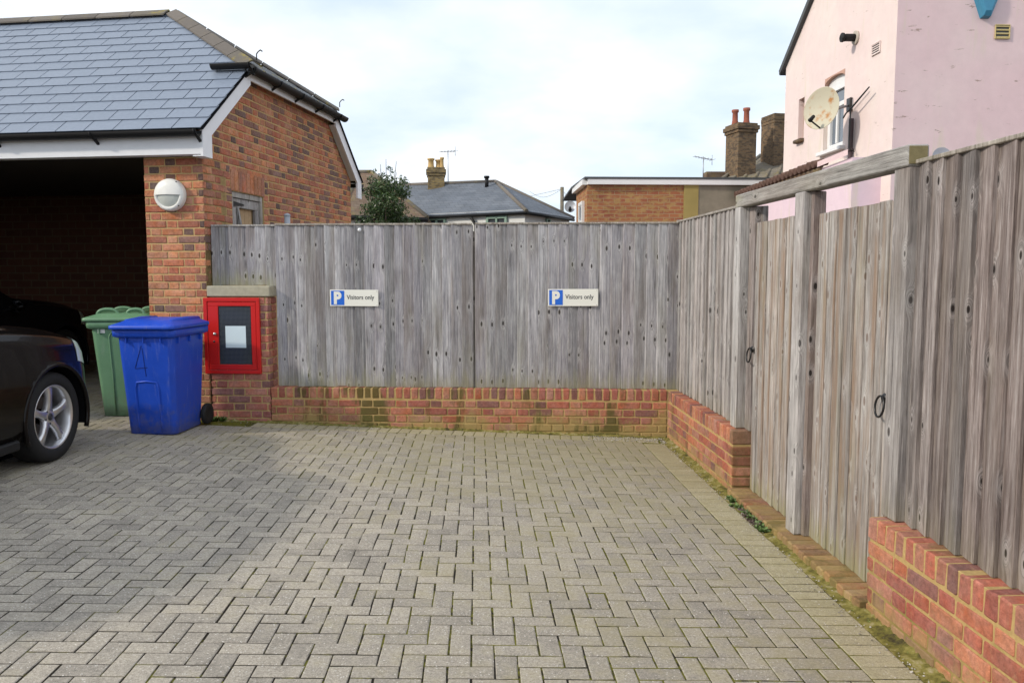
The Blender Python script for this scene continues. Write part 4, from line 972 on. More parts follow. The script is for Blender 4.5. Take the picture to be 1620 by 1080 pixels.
# ------------------------------------------------------------------ cars
def car_mats(name, c):
    t = NT(name, 0.2, 0.12); t.col(c); t.b.inputs['Coat Weight'].default_value = 0.2; t.b.inputs['Coat Roughness'].default_value = 0.03; return t.m
m_glass = NT('car_glass', 0.03, 0.6).col((0.012, 0.014, 0.015)).m
m_tyre = plain('tyre_rubber', (0.016, 0.016, 0.017), 0.75, 0.3, var=0.2)
m_alloy = plain('alloy', (0.62, 0.62, 0.64), 0.28, 0.5, 0.85, var=0.06)
m_dark = plain('wheel_well', (0.006, 0.006, 0.007), 0.9, 0.1)
m_hl = NT('headlamp_glass', 0.05, 0.6).col((0.55, 0.62, 0.58)).m
WR = 0.345
def car_surface(hs):
    """half sections (x, z) along y; y = 0 at the front axle, forward +"""
    ys = [-3.95, -3.85, -3.6, -3.2, -2.75, -2.0, -1.45, -1.15, -0.95, -0.80, -0.5, -0.2, 0.1, 0.35, 0.52, 0.64, 0.72, 0.76]
    W = [0.70, 0.80, 0.88, 0.92, 0.93, 0.935, 0.935, 0.935, 0.935, 0.935, 0.935, 0.94, 0.935, 0.915, 0.86, 0.76, 0.62, 0.45]
    belt = [0.82, 0.95, 1.03, 1.06, 1.07, 1.07, 1.065, 1.06, 1.055, 1.05, 1.03, 1.00, 0.965, 0.92, 0.855, 0.76, 0.66, 0.59]
    top = [0.86, 1.08, 1.43, 1.60, 1.64, 1.645, 1.60, 1.48, 1.29, 1.11, 1.085, 1.06, 1.025, 0.975, 0.905, 0.80, 0.69, 0.61]
    xt = [0.50, 0.52, 0.56, 0.60, 0.62, 0.63, 0.62, 0.63, 0.67, 0.76, 0.76, 0.74, 0.71, 0.67, 0.60, 0.50, 0.40, 0.30]
    bot = [0.42, 0.32, 0.25, 0.21, 0.20, 0.19, 0.19, 0.19, 0.19, 0.19, 0.19, 0.19, 0.19, 0.19, 0.20, 0.22, 0.27, 0.34]
    Y = np.linspace(ys[0], ys[-1], 130); S = []
    sm = lambda a: np.convolve(np.pad(np.interp(Y, ys, a), 3, 'edge'), np.array([1, 2, 3, 4, 3, 2, 1]) / 16, 'valid')
    W, belt, top, xt, bot = sm(W), sm(belt), sm(top) , sm(xt), sm(bot)
    for i in range(len(Y)):
        w, b_, t_, x_, o_ = W[i], belt[i], 1.0 * top[i], xt[i], bot[i]; t_ = b_ + (t_ - b_) * hs
        ctl = [(0.0, o_), (0.75 * w, o_), (0.93 * w, o_ + 0.03), (0.985 * w, o_ + 0.13), (1.0 * w, o_ + (b_ - o_) * 0.52), (0.995 * w, o_ + (b_ - o_) * 0.70), (0.975 * w, b_ - 0.07), (0.945 * w, b_ - 0.01), (0.90 * w, b_ + 0.012),
               (min(x_ + 0.06, 0.88 * w), b_ + 0.72 * (t_ - b_)), (x_, b_ + 0.92 * (t_ - b_)), (x_ * 0.8, t_), (x_ * 0.4, t_ + 0.018), (0, t_ + 0.022)]
        u = np.linspace(0, 1, len(ctl)); uu = np.linspace(0, 1, 53)
        S.append([(float(np.interp(q, u, [c[0] for c in ctl])), float(np.interp(q, u, [c[1] for c in ctl]))) for q in uu])
    return Y, S
def build_car(name, label, loc, yaw, paint, hs=1.0, scale=1.0):
    car = thing(name, label, 'car', loc, yaw); car.scale = (scale,) * 3
    Y, S = car_surface(hs); nP = len(S[0]); axles = (0.0, -2.92)
    for side in (1, -1):
        V = np.array([[(side * p[0], Y[i], p[1]) for p in S[i]] for i in range(len(Y))])
        AR = WR + 0.055
        for i in range(len(Y)):                                  # pull the rim of each wheel arch onto a circle
            for k in range(nP):
                x, y, z = V[i, k]
                for a in axles:
                    r = math.hypot(y - a, z - WR)
                    if abs(x) > 0.70 and AR - 0.045 < r < AR + 0.03 and z > 0.15: V[i, k, 1] = a + (y - a) * AR / r; V[i, k, 2] = WR + (z - WR) * AR / r
        groups = {'body': [], 'window': [], 'windscreen': [], 'headlight': []}
        for i in range(len(Y) - 1):
            for k in range(nP - 1):
                c = (V[i, k] + V[i + 1, k] + V[i, k + 1] + V[i + 1, k + 1]) / 4; x, y, z = abs(c[0]), c[1], c[2]
                if any(math.hypot(y - a, z - WR) < AR - 0.012 for a in axles) and x > 0.62: continue
                u = k / (nP - 1); q = [(i, k), (i + 1, k), (i + 1, k + 1), (i, k + 1)]
                if side < 0: q = q[::-1]
                g_ = 'body'
                if 0.635 < u < 0.755 and -3.3 < y < -1.35 and not (-2.30 < y < -2.20): g_ = 'window'
                elif u > 0.775 and -1.52 < y < -0.83: g_ = 'windscreen'
                elif u > 0.64 and u < 0.77 and -1.35 <= y < -1.05: g_ = 'window'
                elif 0.40 < u < 0.60 and y > 0.34 and y < 0.67 and z > 0.58 + (0.67 - y) * 0.22: g_ = 'headlight'
                groups[g_].append(q)
        for g_, qs in groups.items():
            if not qs: continue
            ids = {}; vv = []; ff = []
            for q in qs:
                row = []
                for ik in q:
                    if ik not in ids: ids[ik] = len(vv); vv.append(V[ik] + (np.array([side * 0.004, 0.003, 0.002]) if g_ == 'headlight' else 0))
                    row.append(ids[ik])
                ff.append(row)
            link(g_, mesh(g_, vv, ff, {'body': paint, 'window': m_glass, 'windscreen': m_glass, 'headlight': m_hl}[g_], True), car)
        for a in axles:                                           # wheel: tyre, alloy rim with five spokes, hub
            well = MB(); T = frame((0, 1, 0), (0, 0, 1), (1, 0, 0), (0, a, WR)); z0_, z1_ = (0.50, 0.925) if side > 0 else (-0.925, -0.50)
            well.lathe([(AR - 0.004, z0_), (AR - 0.004, z1_)], 40, T, True, -0.30, math.pi + 0.30); well.lathe([(0.0, z0_ if side > 0 else z1_), (AR, z0_ if side > 0 else z1_)], 40, T); well.build('wheel_well', m_dark, car)
            lip = MB(); pts = []
            for k in range(33):
                an = math.radians(-22 + 224 * k / 32); y_, z_ = a + AR * math.cos(an), WR + AR * math.sin(an); pts.append((side * (0.925 if a > -1 else 0.915), y_, max(z_, 0.2)))
            lip.tube(pts, 0.019, 8); lip.build('arch_lip', paint, car)
            Tw = frame((0, side, 0), (0, 0, 1), (side, 0, 0), (side * 0.685, a, WR))
            ty = MB(); ty.lathe([(0.225, 0.0), (0.30, -0.005), (0.335, 0.02), (WR, 0.045), (WR, 0.18), (0.337, 0.205), (0.305, 0.222), (0.262, 0.220), (0.245, 0.205), (0.238, 0.19)], 48, Tw); wheel = ty.build('wheel', m_tyre, car)
            rm = MB(); rm.lathe([(0.232, 0.02), (0.234, 0.18), (0.248, 0.208), (0.240, 0.212), (0.226, 0.19), (0.214, 0.10), (0.212, 0.02)], 48, Tw)
            for k in range(5):
                an = math.pi / 2 + 2 * math.pi * k / 5; M = Tw @ Matrix.Rotation(an, 4, 'Z')
                v = []; 
                for (r_, hw, zt, th) in ((0.035, 0.040, 0.178, 0.05), (0.09, 0.027, 0.188, 0.045), (0.15, 0.025, 0.192, 0.04), (0.20, 0.033, 0.192, 0.035), (0.232, 0.052, 0.186, 0.03)):
                    v += [(r_, -hw, zt - th), (r_, -hw, zt - 0.012), (r_, -hw * 0.55, zt), (r_, 0, zt - 0.005), (r_, hw * 0.55, zt), (r_, hw, zt - 0.012), (r_, hw, zt - th)]
                f = [[j * 7 + q, (j + 1) * 7 + q, (j + 1) * 7 + q + 1, j * 7 + q + 1] for j in range(4) for q in range(6)]
                rm.add(v, f, M, True)
            rm.lathe([(0.0, 0.176), (0.045, 0.178), (0.062, 0.172), (0.070, 0.15)], 24, Tw); rim = rm.build('rim', m_alloy, wheel)
            hb = MB(); hb.lathe([(0.0, 0.184), (0.026, 0.183), (0.030, 0.176)], 20, Tw)
            for k in range(5):
                an = math.pi / 2 + math.pi / 5 + 2 * math.pi * k / 5; hb.lathe([(0.0, 0.178), (0.0085, 0.1775), (0.009, 0.16)], 8, Tw @ Matrix.Translation((0.052 * math.cos(an), 0.052 * math.sin(an), 0)))
            hb.build('hub_cap', plain('hub_dark', (0.05, 0.05, 0.055), 0.4, 0.5, 0.5), wheel)
            bd = MB(); bd.lathe([(0.06, 0.09), (0.16, 0.09), (0.165, 0.08)], 36, Tw); bd.build('brake_disc', plain('brake_disc', (0.10, 0.085, 0.08), 0.5, 0.5, 0.7), wheel)
        mi = MB(); T = Matrix.Translation((side * 1.03, -0.98, 1.02)); mi.add(*cbox(0.17, 0.13, 0.13, 0.045), T, True); mi.bar((side * 0.90, -0.98, 0.985), (side * 0.98, -0.98, 0.995), 0.04, 0.03); mi.build('mirror', paint, car)
        sk = MB(); sk.bar((side * 0.90, -0.46, 0.225), (side * 0.90, -2.5, 0.225), 0.06, 0.07, 0.012); sk.build('sill', m_black, car)
    tr = MB(); tr.bar((0.938, -1.0, 0.60), (0.938, -3.3, 0.63), 0.008, 0.03); tr.build('door_trim', m_black, car)
    return car
p_black = car_mats('car_paint_dark', (0.006, 0.0045, 0.004, 1)); p_blk2 = car_mats('car_paint_black', (0.006, 0.006, 0.007, 1))
CY = R_(-1.5)                                                     # heading: away from the camera
cpos = Vector((-4.41, 6.02, 0)); cpos.z = gz(-3.5, 5.87)
build_car('car', 'dark glossy car with five-spoke alloy wheel parked at the left edge of the yard', cpos, CY, p_black, 1.0)
c2 = Vector((-6.60, 10.15, 0)); c2.z = gz(-5.6, 9.8) - 0.02
build_car('car', 'black car barely visible in the darkness inside the garage', c2, R_(-6), p_blk2, 1.12)
# ------------------------------------------------------------------ houses behind
def onplane(px, py, p0, n):
    a = at(px, py, 1.0) - Vector((0, 0, CAMZ)); k = (Vector(p0) - Vector((0, 0, CAMZ))).dot(n) / a.dot(n); return Vector((0, 0, CAMZ)) + a * k
def slab(mb, pts, th):                                            # a flat polygon given thickness downwards along its normal
    pts = [Vector(p) for p in pts]; n = (pts[1] - pts[0]).cross(pts[2] - pts[0]).normalized()
    if n.z < 0: pts = pts[::-1]; n = -n
    k = len(pts); v = pts + [p - n * th for p in pts]
    mb.add(v, [list(range(k)), [k + i for i in range(k)][::-1]] + [[i, k + i, k + (i + 1) % k, (i + 1) % k] for i in range(k)])
def tile_mat(name, c0, c1, mort, sc, moss=0.0, h=0.3):
    t = NT(name, 0.85, 0.2); o = t.geo('Position'); x, y, z = t.xyz(o); bt = t.n.new('ShaderNodeTexBrick'); bt.inputs['Scale'].default_value = sc; bt.inputs['Mortar Size'].default_value = 0.012
    bt.inputs['Brick Width'].default_value = 0.5; bt.inputs['Row Height'].default_value = h
    for k, c in (('Color1', c0), ('Color2', c1), ('Mortar', mort)): bt.inputs[k].default_value = (*c, 1)
    t.l.new(t.comb(t.math('ADD', x, t.math('MULTIPLY', y, 0.31)), t.math('MULTIPLY', z, 1.6), 0.0), bt.inputs['Vector']); c = bt.outputs['Color']
    n = t.noise(o, 2.2, 5, 0.6); c = t.hsv(c, v=t.math('ADD', t.math('MULTIPLY', n, 0.8), 0.6))
    if moss: c = t.mix(t.math('MULTIPLY', t.step(t.noise(o, 3.5, 5, 0.65), 0.5, 0.68), moss), c, (0.24, 0.19, 0.07))
    t.col(c); return t.m
m_render = plain('white_render', (0.68, 0.68, 0.66), 0.8, 0.2, var=0.12, scale=3)
m_farslate = tile_mat('far_slate', (0.12, 0.135, 0.16), (0.15, 0.165, 0.19), (0.085, 0.09, 0.10), 2.4)
m_oldtile = tile_mat('old_tile', (0.17, 0.11, 0.075), (0.20, 0.15, 0.11), (0.09, 0.07, 0.055), 3.0, 0.5)
m_oldgrey = tile_mat('old_grey_tile', (0.17, 0.15, 0.12), (0.22, 0.19, 0.15), (0.10, 0.09, 0.07), 3.0, 0.6)
m_winglass = NT('window_glass', 0.06, 0.6).col((0.05, 0.06, 0.07)).m
m_green = plain('green_window_frame', (0.22, 0.32, 0.26), 0.5, 0.4)
m_upvc = plain('white_window_frame', (0.78, 0.78, 0.78), 0.35, 0.5, var=0.03)
def far_window(parent, a, b, nrm, mat, mull=1, name='window', depth=0.05):
    """window between lower-left a and upper-right b on a wall with outward normal nrm"""
    a, b = Vector(a), Vector(b); n = Vector(nrm).normalized(); u = Vector((b.x - a.x, b.y - a.y, 0)); L = u.length; u.normalize(); H = b.z - a.z
    T = frame(u, UP, u.cross(UP), a); m = MB(); fw = min(0.07, L * 0.14); rframe(m, 0, L, 0, H, (fw,) * 4, -0.02, depth, T)
    for k in range(mull): x = L * (k + 1) / (mull + 1); m.box((x, H / 2, depth / 2), (fw * 0.8, H - fw, depth), 0.003, T)
    w = m.build(name, mat, parent); g_ = MB(); g_.box((L / 2, H / 2, 0.0), (L - fw, H - fw, 0.012), 0.002, T); g_.build('pane', m_winglass, w); return w
def chimney(parent, c, w, d, z0, z1, mat, pots, potmat, yaw=0.0, corbel=0.06):
    m = MB(); m.box((c[0], c[1], (z0 + z1 - 0.25) / 2), (w, d, z1 - 0.25 - z0), 0.01, yaw=yaw)
    for k, (a, h0, h1) in enumerate(((corbel * 0.5, z1 - 0.25, z1 - 0.17), (corbel, z1 - 0.17, z1 - 0.06), (corbel * 0.3, z1 - 0.06, z1))): m.box((c[0], c[1], (h0 + h1) / 2), (w + 2 * a, d + 2 * a, h1 - h0 - 0.001), 0.008, yaw=yaw)
    st_ = m.build('chimney', mat, parent)
    for (dx, dy, r, h) in pots:
        p_ = MB(); p_.lathe([(r * 1.0, 0), (r * 1.05, 0.05), (r * 0.88, h * 0.3), (r * 0.82, h * 0.8), (r * 1.1, h * 0.86), (r * 1.1, h), (r * 0.8, h), (r * 0.75, h * 0.6)], 16, Matrix.Translation((c[0] + dx, c[1] + dy, z1 - 0.01))); p_.build('chimney_pot', potmat, st_)
    return st_
def brick_tex(name, c0, c1, c2, mort, sc=4.4, axis=0):
    t = NT(name, 0.9, 0.15); o = t.geo('Position'); x, y, z = t.xyz(o); bt = t.n.new('ShaderNodeTexBrick'); bt.inputs['Scale'].default_value = sc; bt.inputs['Mortar Size'].default_value = 0.028; bt.inputs['Row Height'].default_value = 0.33; bt.inputs['Brick Width'].default_value = 1.0
    for k, c in (('Color1', c0), ('Color2', c1), ('Mortar', mort)): bt.inputs[k].default_value = (*c, 1)
    t.l.new(t.comb(t.math('ADD', x, y), z, 0.0), bt.inputs['Vector']); n = t.noise(t.vmath('MULTIPLY', o, (1, 1, 2.5)), 7.0, 4, 0.6)
    c = t.mix(t.math('MULTIPLY', t.step(n, 0.46, 0.60), 0.75), bt.outputs['Color'], c2); c = t.hsv(c, v=t.math('ADD', t.math('MULTIPLY', t.noise(o, 3, 4), 0.6), 0.7)); t.col(c); return t.m
m_yel = brick_tex('yellow_stock_brick', (0.30, 0.22, 0.10), (0.22, 0.16, 0.08), (0.10, 0.08, 0.055), (0.20, 0.17, 0.12))
m_brn = brick_tex('brown_stock_brick', (0.20, 0.13, 0.075), (0.15, 0.105, 0.065), (0.07, 0.055, 0.045), (0.16, 0.13, 0.09), 5.0)
m_orb = brick_tex('orange_brick', (0.36, 0.15, 0.07), (0.28, 0.095, 0.06), (0.38, 0.25, 0.10), (0.33, 0.25, 0.15), 4.4)
m_pot_y = plain('buff_pot', (0.52, 0.36, 0.16), 0.8, 0.2, var=0.2); m_pot_r = plain('red_pot', (0.31, 0.105, 0.07), 0.8, 0.2, var=0.2)
m_lead = plain('lead_grey', (0.08, 0.085, 0.09), 0.7, 0.3); m_galv = plain('galvanised', (0.38, 0.39, 0.41), 0.45, 0.5, 0.5)
def aerial(name, label, base, h, w, mat, yaw=0.4, n=7, tilt=0.1):
    a = MB(); b = Vector(base); a.tube([b, b + UP * h], 0.013, 6); d = Vector((math.cos(yaw), math.sin(yaw), tilt)).normalized(); top = b + UP * (h - 0.04); a.tube([top - d * w * 0.5, top + d * w * 0.5], 0.010, 6)
    x = d.cross(UP).normalized()
    for k in range(n):
        q = top + d * w * (k / (n - 1) - 0.5); l = 0.10 + 0.10 * (k / (n - 1)); a.tube([q - x * l, q + x * l], 0.006, 5)
    for s_ in (-1, 1): a.tube([top + d * w * 0.5 - x * 0.02 + UP * 0.14 * s_, top + d * w * 0.46 + x * 0.02], 0.008, 5)
    return tag(a.build(name, mat), label, 'aerial')
# slate bungalow
h1 = thing('house', 'low white house with grey slate hipped roof and yellow brick chimney beyond the fence', 'house', at(770, 352, 22) * Vector((1, 1, 0)) if False else (0, 0, 0))
c0 = at(833, 334.0, 20.0); zE = c0.z
def at_z(px, py, z): return onplane(px, py, (0, 0, z), UP)
cL = at(675, 342.5, 21.6); cL.z = zE; cR = at(908, 346, 22.7); cR.z = zE
zR = 4.28; rR = at(784, 289.6, 23.7); rR.z = zR; rL = at(600, 297.5, 24.9); rL.z = zR
dirF = (cL - c0).normalized(); cLL = c0 + dirF * 7.5; bk = cR - c0
m = MB(); slab(m, [c0, cLL, rL + (rL - rR).normalized() * 0.5, rR], 0.08); slab(m, [c0, rR, cR], 0.08); slab(m, [cR, rR, rL, cLL + bk], 0.08)
rf = m.build('roof', m_farslate, h1)
for (a, b_) in ((c0, rR), (cR, rR), (rR, rL)):
    m = MB(); m.tube([a + UP * 0.0, b_ + UP * 0.0], 0.055, 8); m.build('hip_tiles', m_ridge, rf)
ins = lambda p, q, r_: p + (q - p).normalized() * 0.10 + (r_ - p).normalized() * 0.10
w0_, wL_, wR_ = ins(c0, cLL, cR), cLL + (cR - c0).normalized() * 0.10, cR + (c0 - cR).normalized() * 0.1 - (c0 - cLL).normalized() * 0.10
m = MB()
for (a, b_) in ((wL_, w0_), (w0_, wR_)): m.quad((a.x, a.y, 0), (b_.x, b_.y, 0), (b_.x, b_.y, zE + 0.05), (a.x, a.y, zE + 0.05))
m.build('wall', m_render, h1)
m = MB()
for (a, b_) in ((cLL, c0), (c0, cR)): m.tube([a - UP * 0.05, b_ - UP * 0.05], 0.035, 8)
m.build('gutter', m_black, h1)
nF = (w0_ - wL_).cross(UP).normalized(); 
for (x0_, x1_) in ((677, 706), (770, 803)):
    pa = onplane(x0_, 356, w0_ + nF * 0.01, nF); pb = onplane(x1_, 341.0, w0_ + nF * 0.01, nF); pb.z = min(pb.z, zE - 0.06); pa.z = pb.z - 0.9; far_window(h1, pa, pb, nF, m_green, 1)
nR = (wR_ - w0_).cross(UP).normalized(); pa = onplane(863, 352, w0_ + nR * 0.01, nR); pb = onplane(869, 344, w0_ + nR * 0.01, nR); pb.z = min(pb.z, zE - 0.1); pa.z = pb.z - 0.7; far_window(h1, pa, pb, nR, m_green, 0)
m = MB(); q = onplane(752.5, 346, w0_ + nF * 0.05, nF); m.tube([(q.x - 0.12, q.y, zE - 0.1), (q.x, q.y, zE - 0.3), (q.x, q.y, 0.5)], 0.04, 8); m.build('downpipe', m_black, h1)
cc = at(690, 290, 24.3); chimney(rf, (cc.x, cc.y), 0.50, 0.55, 3.9, at(690, 266.5, 24.3).z, m_yel, ((-0.15, -0.02, 0.10, 0.30), (0.08, 0.05, 0.10, 0.27), (0.19, -0.1, 0.06, 0.32)), m_pot_y, 0.1, 0.05)
m = MB(); q = at(770, 297, 23.3); m.tube([q, at(770, 281, 23.3)], 0.055, 8); m.tube([at(770, 282, 23.3), at(770, 278.5, 23.3)], 0.08, 8); m.build('soil_pipe', m_black, rf)
q = at(709, 288, 24.2); aerial('tv_aerial', 'thin television aerial on a pole beside the yellow chimney', q, at(709, 237.5, 24.2).z - q.z, 0.5, m_galv, 0.5, 6)
# older house to its left
h2 = thing('house', 'older house with brown mossy tiled hip roof left of the slate-roofed one', 'house')
zr2 = at(579, 272.5, 20.5).z; a = at(566, 272.5, 20.5); b_ = at(588, 272.5, 20.5); ze2 = at(676, 344, 19.0).z
e1_, e2_, e3_, e4_ = at(676, 344, 19.0), at(538, 338, 18.0), at(520, 338, 23), at(690, 344, 23.5)
for p_ in (e1_, e2_, e3_, e4_): p_.z = ze2
m = MB(); slab(m, [e2_, e1_, b_, a], 0.08); slab(m, [e1_, e4_, b_], 0.08); slab(m, [e3_, e2_, a], 0.08); slab(m, [e4_, e3_, a, b_], 0.08); rf2 = m.build('roof', m_oldtile, h2)
for (p_, q_) in ((e1_, b_), (e2_, a), (a, b_)): 
    m = MB(); m.tube([p_, q_], 0.06, 8); m.build('hip_tiles', m_ridge_moss, rf2)
m = MB(); wq = [e2_ * 0.97 + e4_ * 0.03, e1_ * 0.97 + e3_ * 0.03, e4_ * 0.97 + e2_ * 0.03]
for i in range(2): m.quad((wq[i].x, wq[i].y, 0), (wq[i + 1].x, wq[i + 1].y, 0), (wq[i + 1].x, wq[i + 1].y, ze2 + 0.05), (wq[i].x, wq[i].y, ze2 + 0.05))
m.build('wall', m_render, h2)
nF = (wq[1] - wq[0]).cross(UP).normalized(); pa = onplane(563, 356, wq[0] + nF * 0.01, nF); pb = onplane(583, 342.5, wq[0] + nF * 0.01, nF); pb.z = ze2 - 0.08; pa.z = pb.z - 0.8; far_window(h2, pa, pb, nF, m_upvc, 2)
m = MB(); m.tube([e2_ - UP * 0.06, e1_ - UP * 0.06], 0.055, 8); m.build('gutter', m_black, h2)
h3 = MB(); slab(h3, [at(588, 352, 27), at(700, 352, 27), at(690, 296, 29), at(630, 297.5, 29)], 0.1); tag(h3.build('far_roof', m_oldgrey), 'sliver of old grey tiled roof showing between the brown roof and the chimney', 'roof')
# flat-roofed orange brick block
h4 = thing('flat_roofed_building', 'orange brick flat-roofed building with white fascia right of the telegraph pole', 'building')
k0 = at(929, 290, 16.0); zb = at(929, 291.5, 16.0).z; zt = at(929, 281.5, 16.0).z; k1 = at(912, 297, 17.8); k2 = at(1082, 290, 16.05); k3 = at(1215, 290, 16.15)
def qwall(a, b_, z0, z1, name, mat, parent, out=0.0):
    a, b_ = Vector(a), Vector(b_); n = Vector((b_.x - a.x, b_.y - a.y, 0)).cross(UP).normalized(); m = MB(); th = 0.2
    v = [(a + n * out), (b_ + n * out), (b_ - n * th), (a - n * th)]; m.add([(p.x, p.y, z) for z in (z0, z1) for p in v], [[0, 1, 5, 4], [1, 2, 6, 5], [2, 3, 7, 6], [3, 0, 4, 7], [4, 5, 6, 7], [3, 2, 1, 0]]); return m.build(name, mat, parent)
qwall(k0, k2, 0, zb, 'wall', m_orb, h4); qwall(k1, k0, 0, zb, 'side_wall', m_orb, h4)
qwall(k2, k2 + (k3 - k2) * 0.17, 0, zb, 'ochre_wall', plain('ochre_render', (0.34, 0.27, 0.10), 0.9, 0.2, var=0.3, scale=2), h4, 0.03)
qwall(k2 + (k3 - k2) * 0.17, k3, 0, zb, 'pebbledash_wall', plain('pebbledash', (0.24, 0.215, 0.165), 0.95, 0.1, var=0.45, scale=4), h4, 0.02)
qwall(k0, k3, zb - 0.01, zt - 0.03, 'fascia', m_upvc, h4, 0.10); qwall(k1, k0, zb - 0.01, zt - 0.03, 'fascia', m_upvc, h4, 0.10)
m = MB(); off = Vector((0, -0.14, 0)); slab(m, [Vector((k0.x - 0.06, k0.y - 0.112, zt + 0.012)), Vector((k3.x, k3.y - 0.112, zt + 0.012)), Vector((k3.x, k3.y + 5, zt + 0.012)), Vector((k1.x - 0.12, k1.y + 3, zt + 0.012)), Vector((k1.x - 0.12, k1.y, zt + 0.012))], 0.042); m.build('roof', m_lead, h4)
ns_ = Vector((k0.x - k1.x, k0.y - k1.y, 0)).cross(UP).normalized(); pa = onplane(918, 356, k0 + ns_ * 0.01, ns_); pb = onplane(924, 318, k0 + ns_ * 0.01, ns_); far_window(h4, pa, pb, ns_, m_upvc, 1)
def dish(name, label, c, nrm, dia, mat, armmat, wallpt=None, arm=True):
    d_ = thing(name, label, 'satellite dish'); n = Vector(nrm).normalized(); x = UP.cross(n).normalized(); y = n.cross(x); T = frame(x * 0.93, y, n, c); m = MB(); r = dia / 2
    m.lathe([(0.0, 0.0), (r * 0.35, 0.012 * dia), (r * 0.7, 0.05 * dia), (r * 0.97, 0.10 * dia), (r, 0.105 * dia), (r * 0.99, 0.09 * dia), (r * 0.7, 0.035 * dia), (r * 0.35, -0.004), (0.0, -0.015)], 36, T); m.build('reflector', mat, d_)
    if arm:
        lnb = c + n * dia * 0.52 - y * dia * 0.36; m = MB(); m.tube([c - y * r * 0.93 + n * 0.03, lnb], 0.012, 8); m.build('feed_arm', armmat, d_)
        m = MB(); m.tube([lnb - n * 0.02 - y * 0.01, lnb + (c - lnb).normalized() * 0.12], [0.034, 0.026], 10); m.build('receiver', armmat, d_)
    if wallpt is not None:
        m = MB(); b_ = c - n * 0.06; wp = Vector(wallpt); m.tube([b_, b_ - n * 0.07, wp], 0.019, 8); m.box(wp, (0.03, 0.12, 0.16), 0.006, yaw=math.atan2(E3.y, E3.x)); m.build('bracket', m_galv, d_)
    return d_
dish('satellite_dish', 'small grey satellite dish on the left end of the flat-roofed building', at(902, 327.5, 16.6), (-0.1, -1, 0.25), 0.25, m_galv, m_black, None)
# telegraph pole and its wires
tp = thing('telegraph_pole', 'mossy wooden telegraph pole left of the orange brick building', 'pole'); q = at(889, 345, 26); m = MB(); m.tube([(q.x, q.y, 0), (q.x, q.y, at(889, 296, 26).z)], [0.075, 0.06], 10); m.build('shaft', m_oldgrey, tp)
m = MB(); top = at(889, 299, 26)
for (px_, py_, Y_) in ((838, 303, 34), (700, 318, 40), (929, 301, 17)):
    e_ = at(px_, py_, Y_); pts = [top + (e_ - top) * (k / 10) - UP * (0.25 * math.sin(math.pi * k / 10)) for k in range(11)]; m.tube(pts, 0.006, 5)
m.build('wires', plain('wire', (0.12, 0.12, 0.13), 0.6, 0.3), tp)
# terrace with two stock-brick chimneys
h5 = thing('terrace_house', 'terrace with brown tiled roof and two tall stock-brick chimneys beside the pink house', 'house')
Y5 = 21.0; m = MB(); slab(m, [at(1138, 288, Y5), at(1300, 288, Y5 - 1.0), at(1300, 215, Y5 + 3.2), at(1190, 252, Y5 + 3.0)], 0.1); rf5 = m.build('roof', m_oldgrey, h5)
for k in range(9):
    p0 = at(1138, 288, Y5).lerp(at(1300, 288, Y5 - 1.0), k / 9); p1 = at(1190, 252, Y5 + 3.0).lerp(at(1300, 215, Y5 + 3.2), k / 9); m = MB(); m.tube([p0 + UP * 0.04, p1 + UP * 0.04], 0.05, 6); m.build('roll', m_oldgrey, rf5)
m = MB(); m.box(at(1131, 290, 23.0) , (0.62, 0.4, 0.62), 0.02); m.build('far_ridge', m_oldtile, rf5)
qwall(at(1138, 290, Y5 + 0.3), at(1300, 290, Y5 - 0.7), 0, at(1200, 290, Y5).z, 'wall', m_brn, h5)
c1 = at(1171, 270, 21.6); chimney(rf5, (c1.x, c1.y), 0.54, 0.66, 3.2, at(1171, 195.5, 21.4).z, m_brn, ((-0.17, 0.0, 0.085, 0.40), (0.12, -0.05, 0.085, 0.44)), m_pot_r, 0.25, 0.06)
c2_ = at(1232, 262, 22.2); chimney(rf5, (c2_.x, c2_.y), 0.74, 0.7, 3.2, at(1225, 183.5, 22.2).z, m_brn, (), m_pot_r, 0.2, 0.01)
q = at(1112, 290, 22.5); aerial('tv_aerial', 'pale television aerial standing left of the chimney with two red pots', q, at(1112, 248, 22.5).z - q.z, 0.55, m_galv, 0.2, 7, -0.15)

# ------------------------------------------------------------------ pink house
def pink(name, c, d_, amount):
    t = NT(name, 0.85, 0.2); p = t.geo('Position'); n1 = t.noise(p, 0.9, 5, 0.6); n2 = t.noise(p, 5.5, 5, 0.65); n3 = t.noise(t.vmath('MULTIPLY', p, (1, 1, 4)), 3.6, 6, 0.7); n4 = t.noise(t.vmath('MULTIPLY', p, (4, 4, 0.5)), 1.1, 5, 0.6)
    k = t.mix(t.step(n1, 0.35, 0.68), c, d_); k = t.hsv(k, v=t.math('ADD', t.math('MULTIPLY', n2, 0.2), 0.9))
    k = t.mix(t.math('MULTIPLY', t.step(n4, 0.56, 0.70), 0.5), k, (0.66, 0.60, 0.46))
    k = t.mix(t.math('MULTIPLY', t.step(n3, 0.645, 0.675), amount), k, (0.30, 0.21, 0.16)); t.col(k); t.bump(t.noise(p, 60, 5, 0.7), 0.25, 0.008); return t.m
m_pink = pink('pink_paint', (0.76, 0.625, 0.605), (0.77, 0.665, 0.625), 0.4); m_pink_shade = pink('pink_paint_shaded', (0.74, 0.555, 0.575), (0.76, 0.60, 0.605), 0.75); m_mauve = pink('mauve_paint', (0.74, 0.58, 0.66), (0.75, 0.60, 0.67), 0.1)  # front pink is deeper: its weaker light is put into the colour
ph = thing('pink_house', 'tall pink painted rendered house with arched window, right of the terrace', 'house')
PC = at(1411, 240, 11.0); PC.z = 0
def LF(px, py, off=0.0):                                          # on the side wall facing the yard: (s along it away from us, z)
    q = onplane(px, py, PC + E3 * off, E3); return (q - PC).dot(D3), q.z
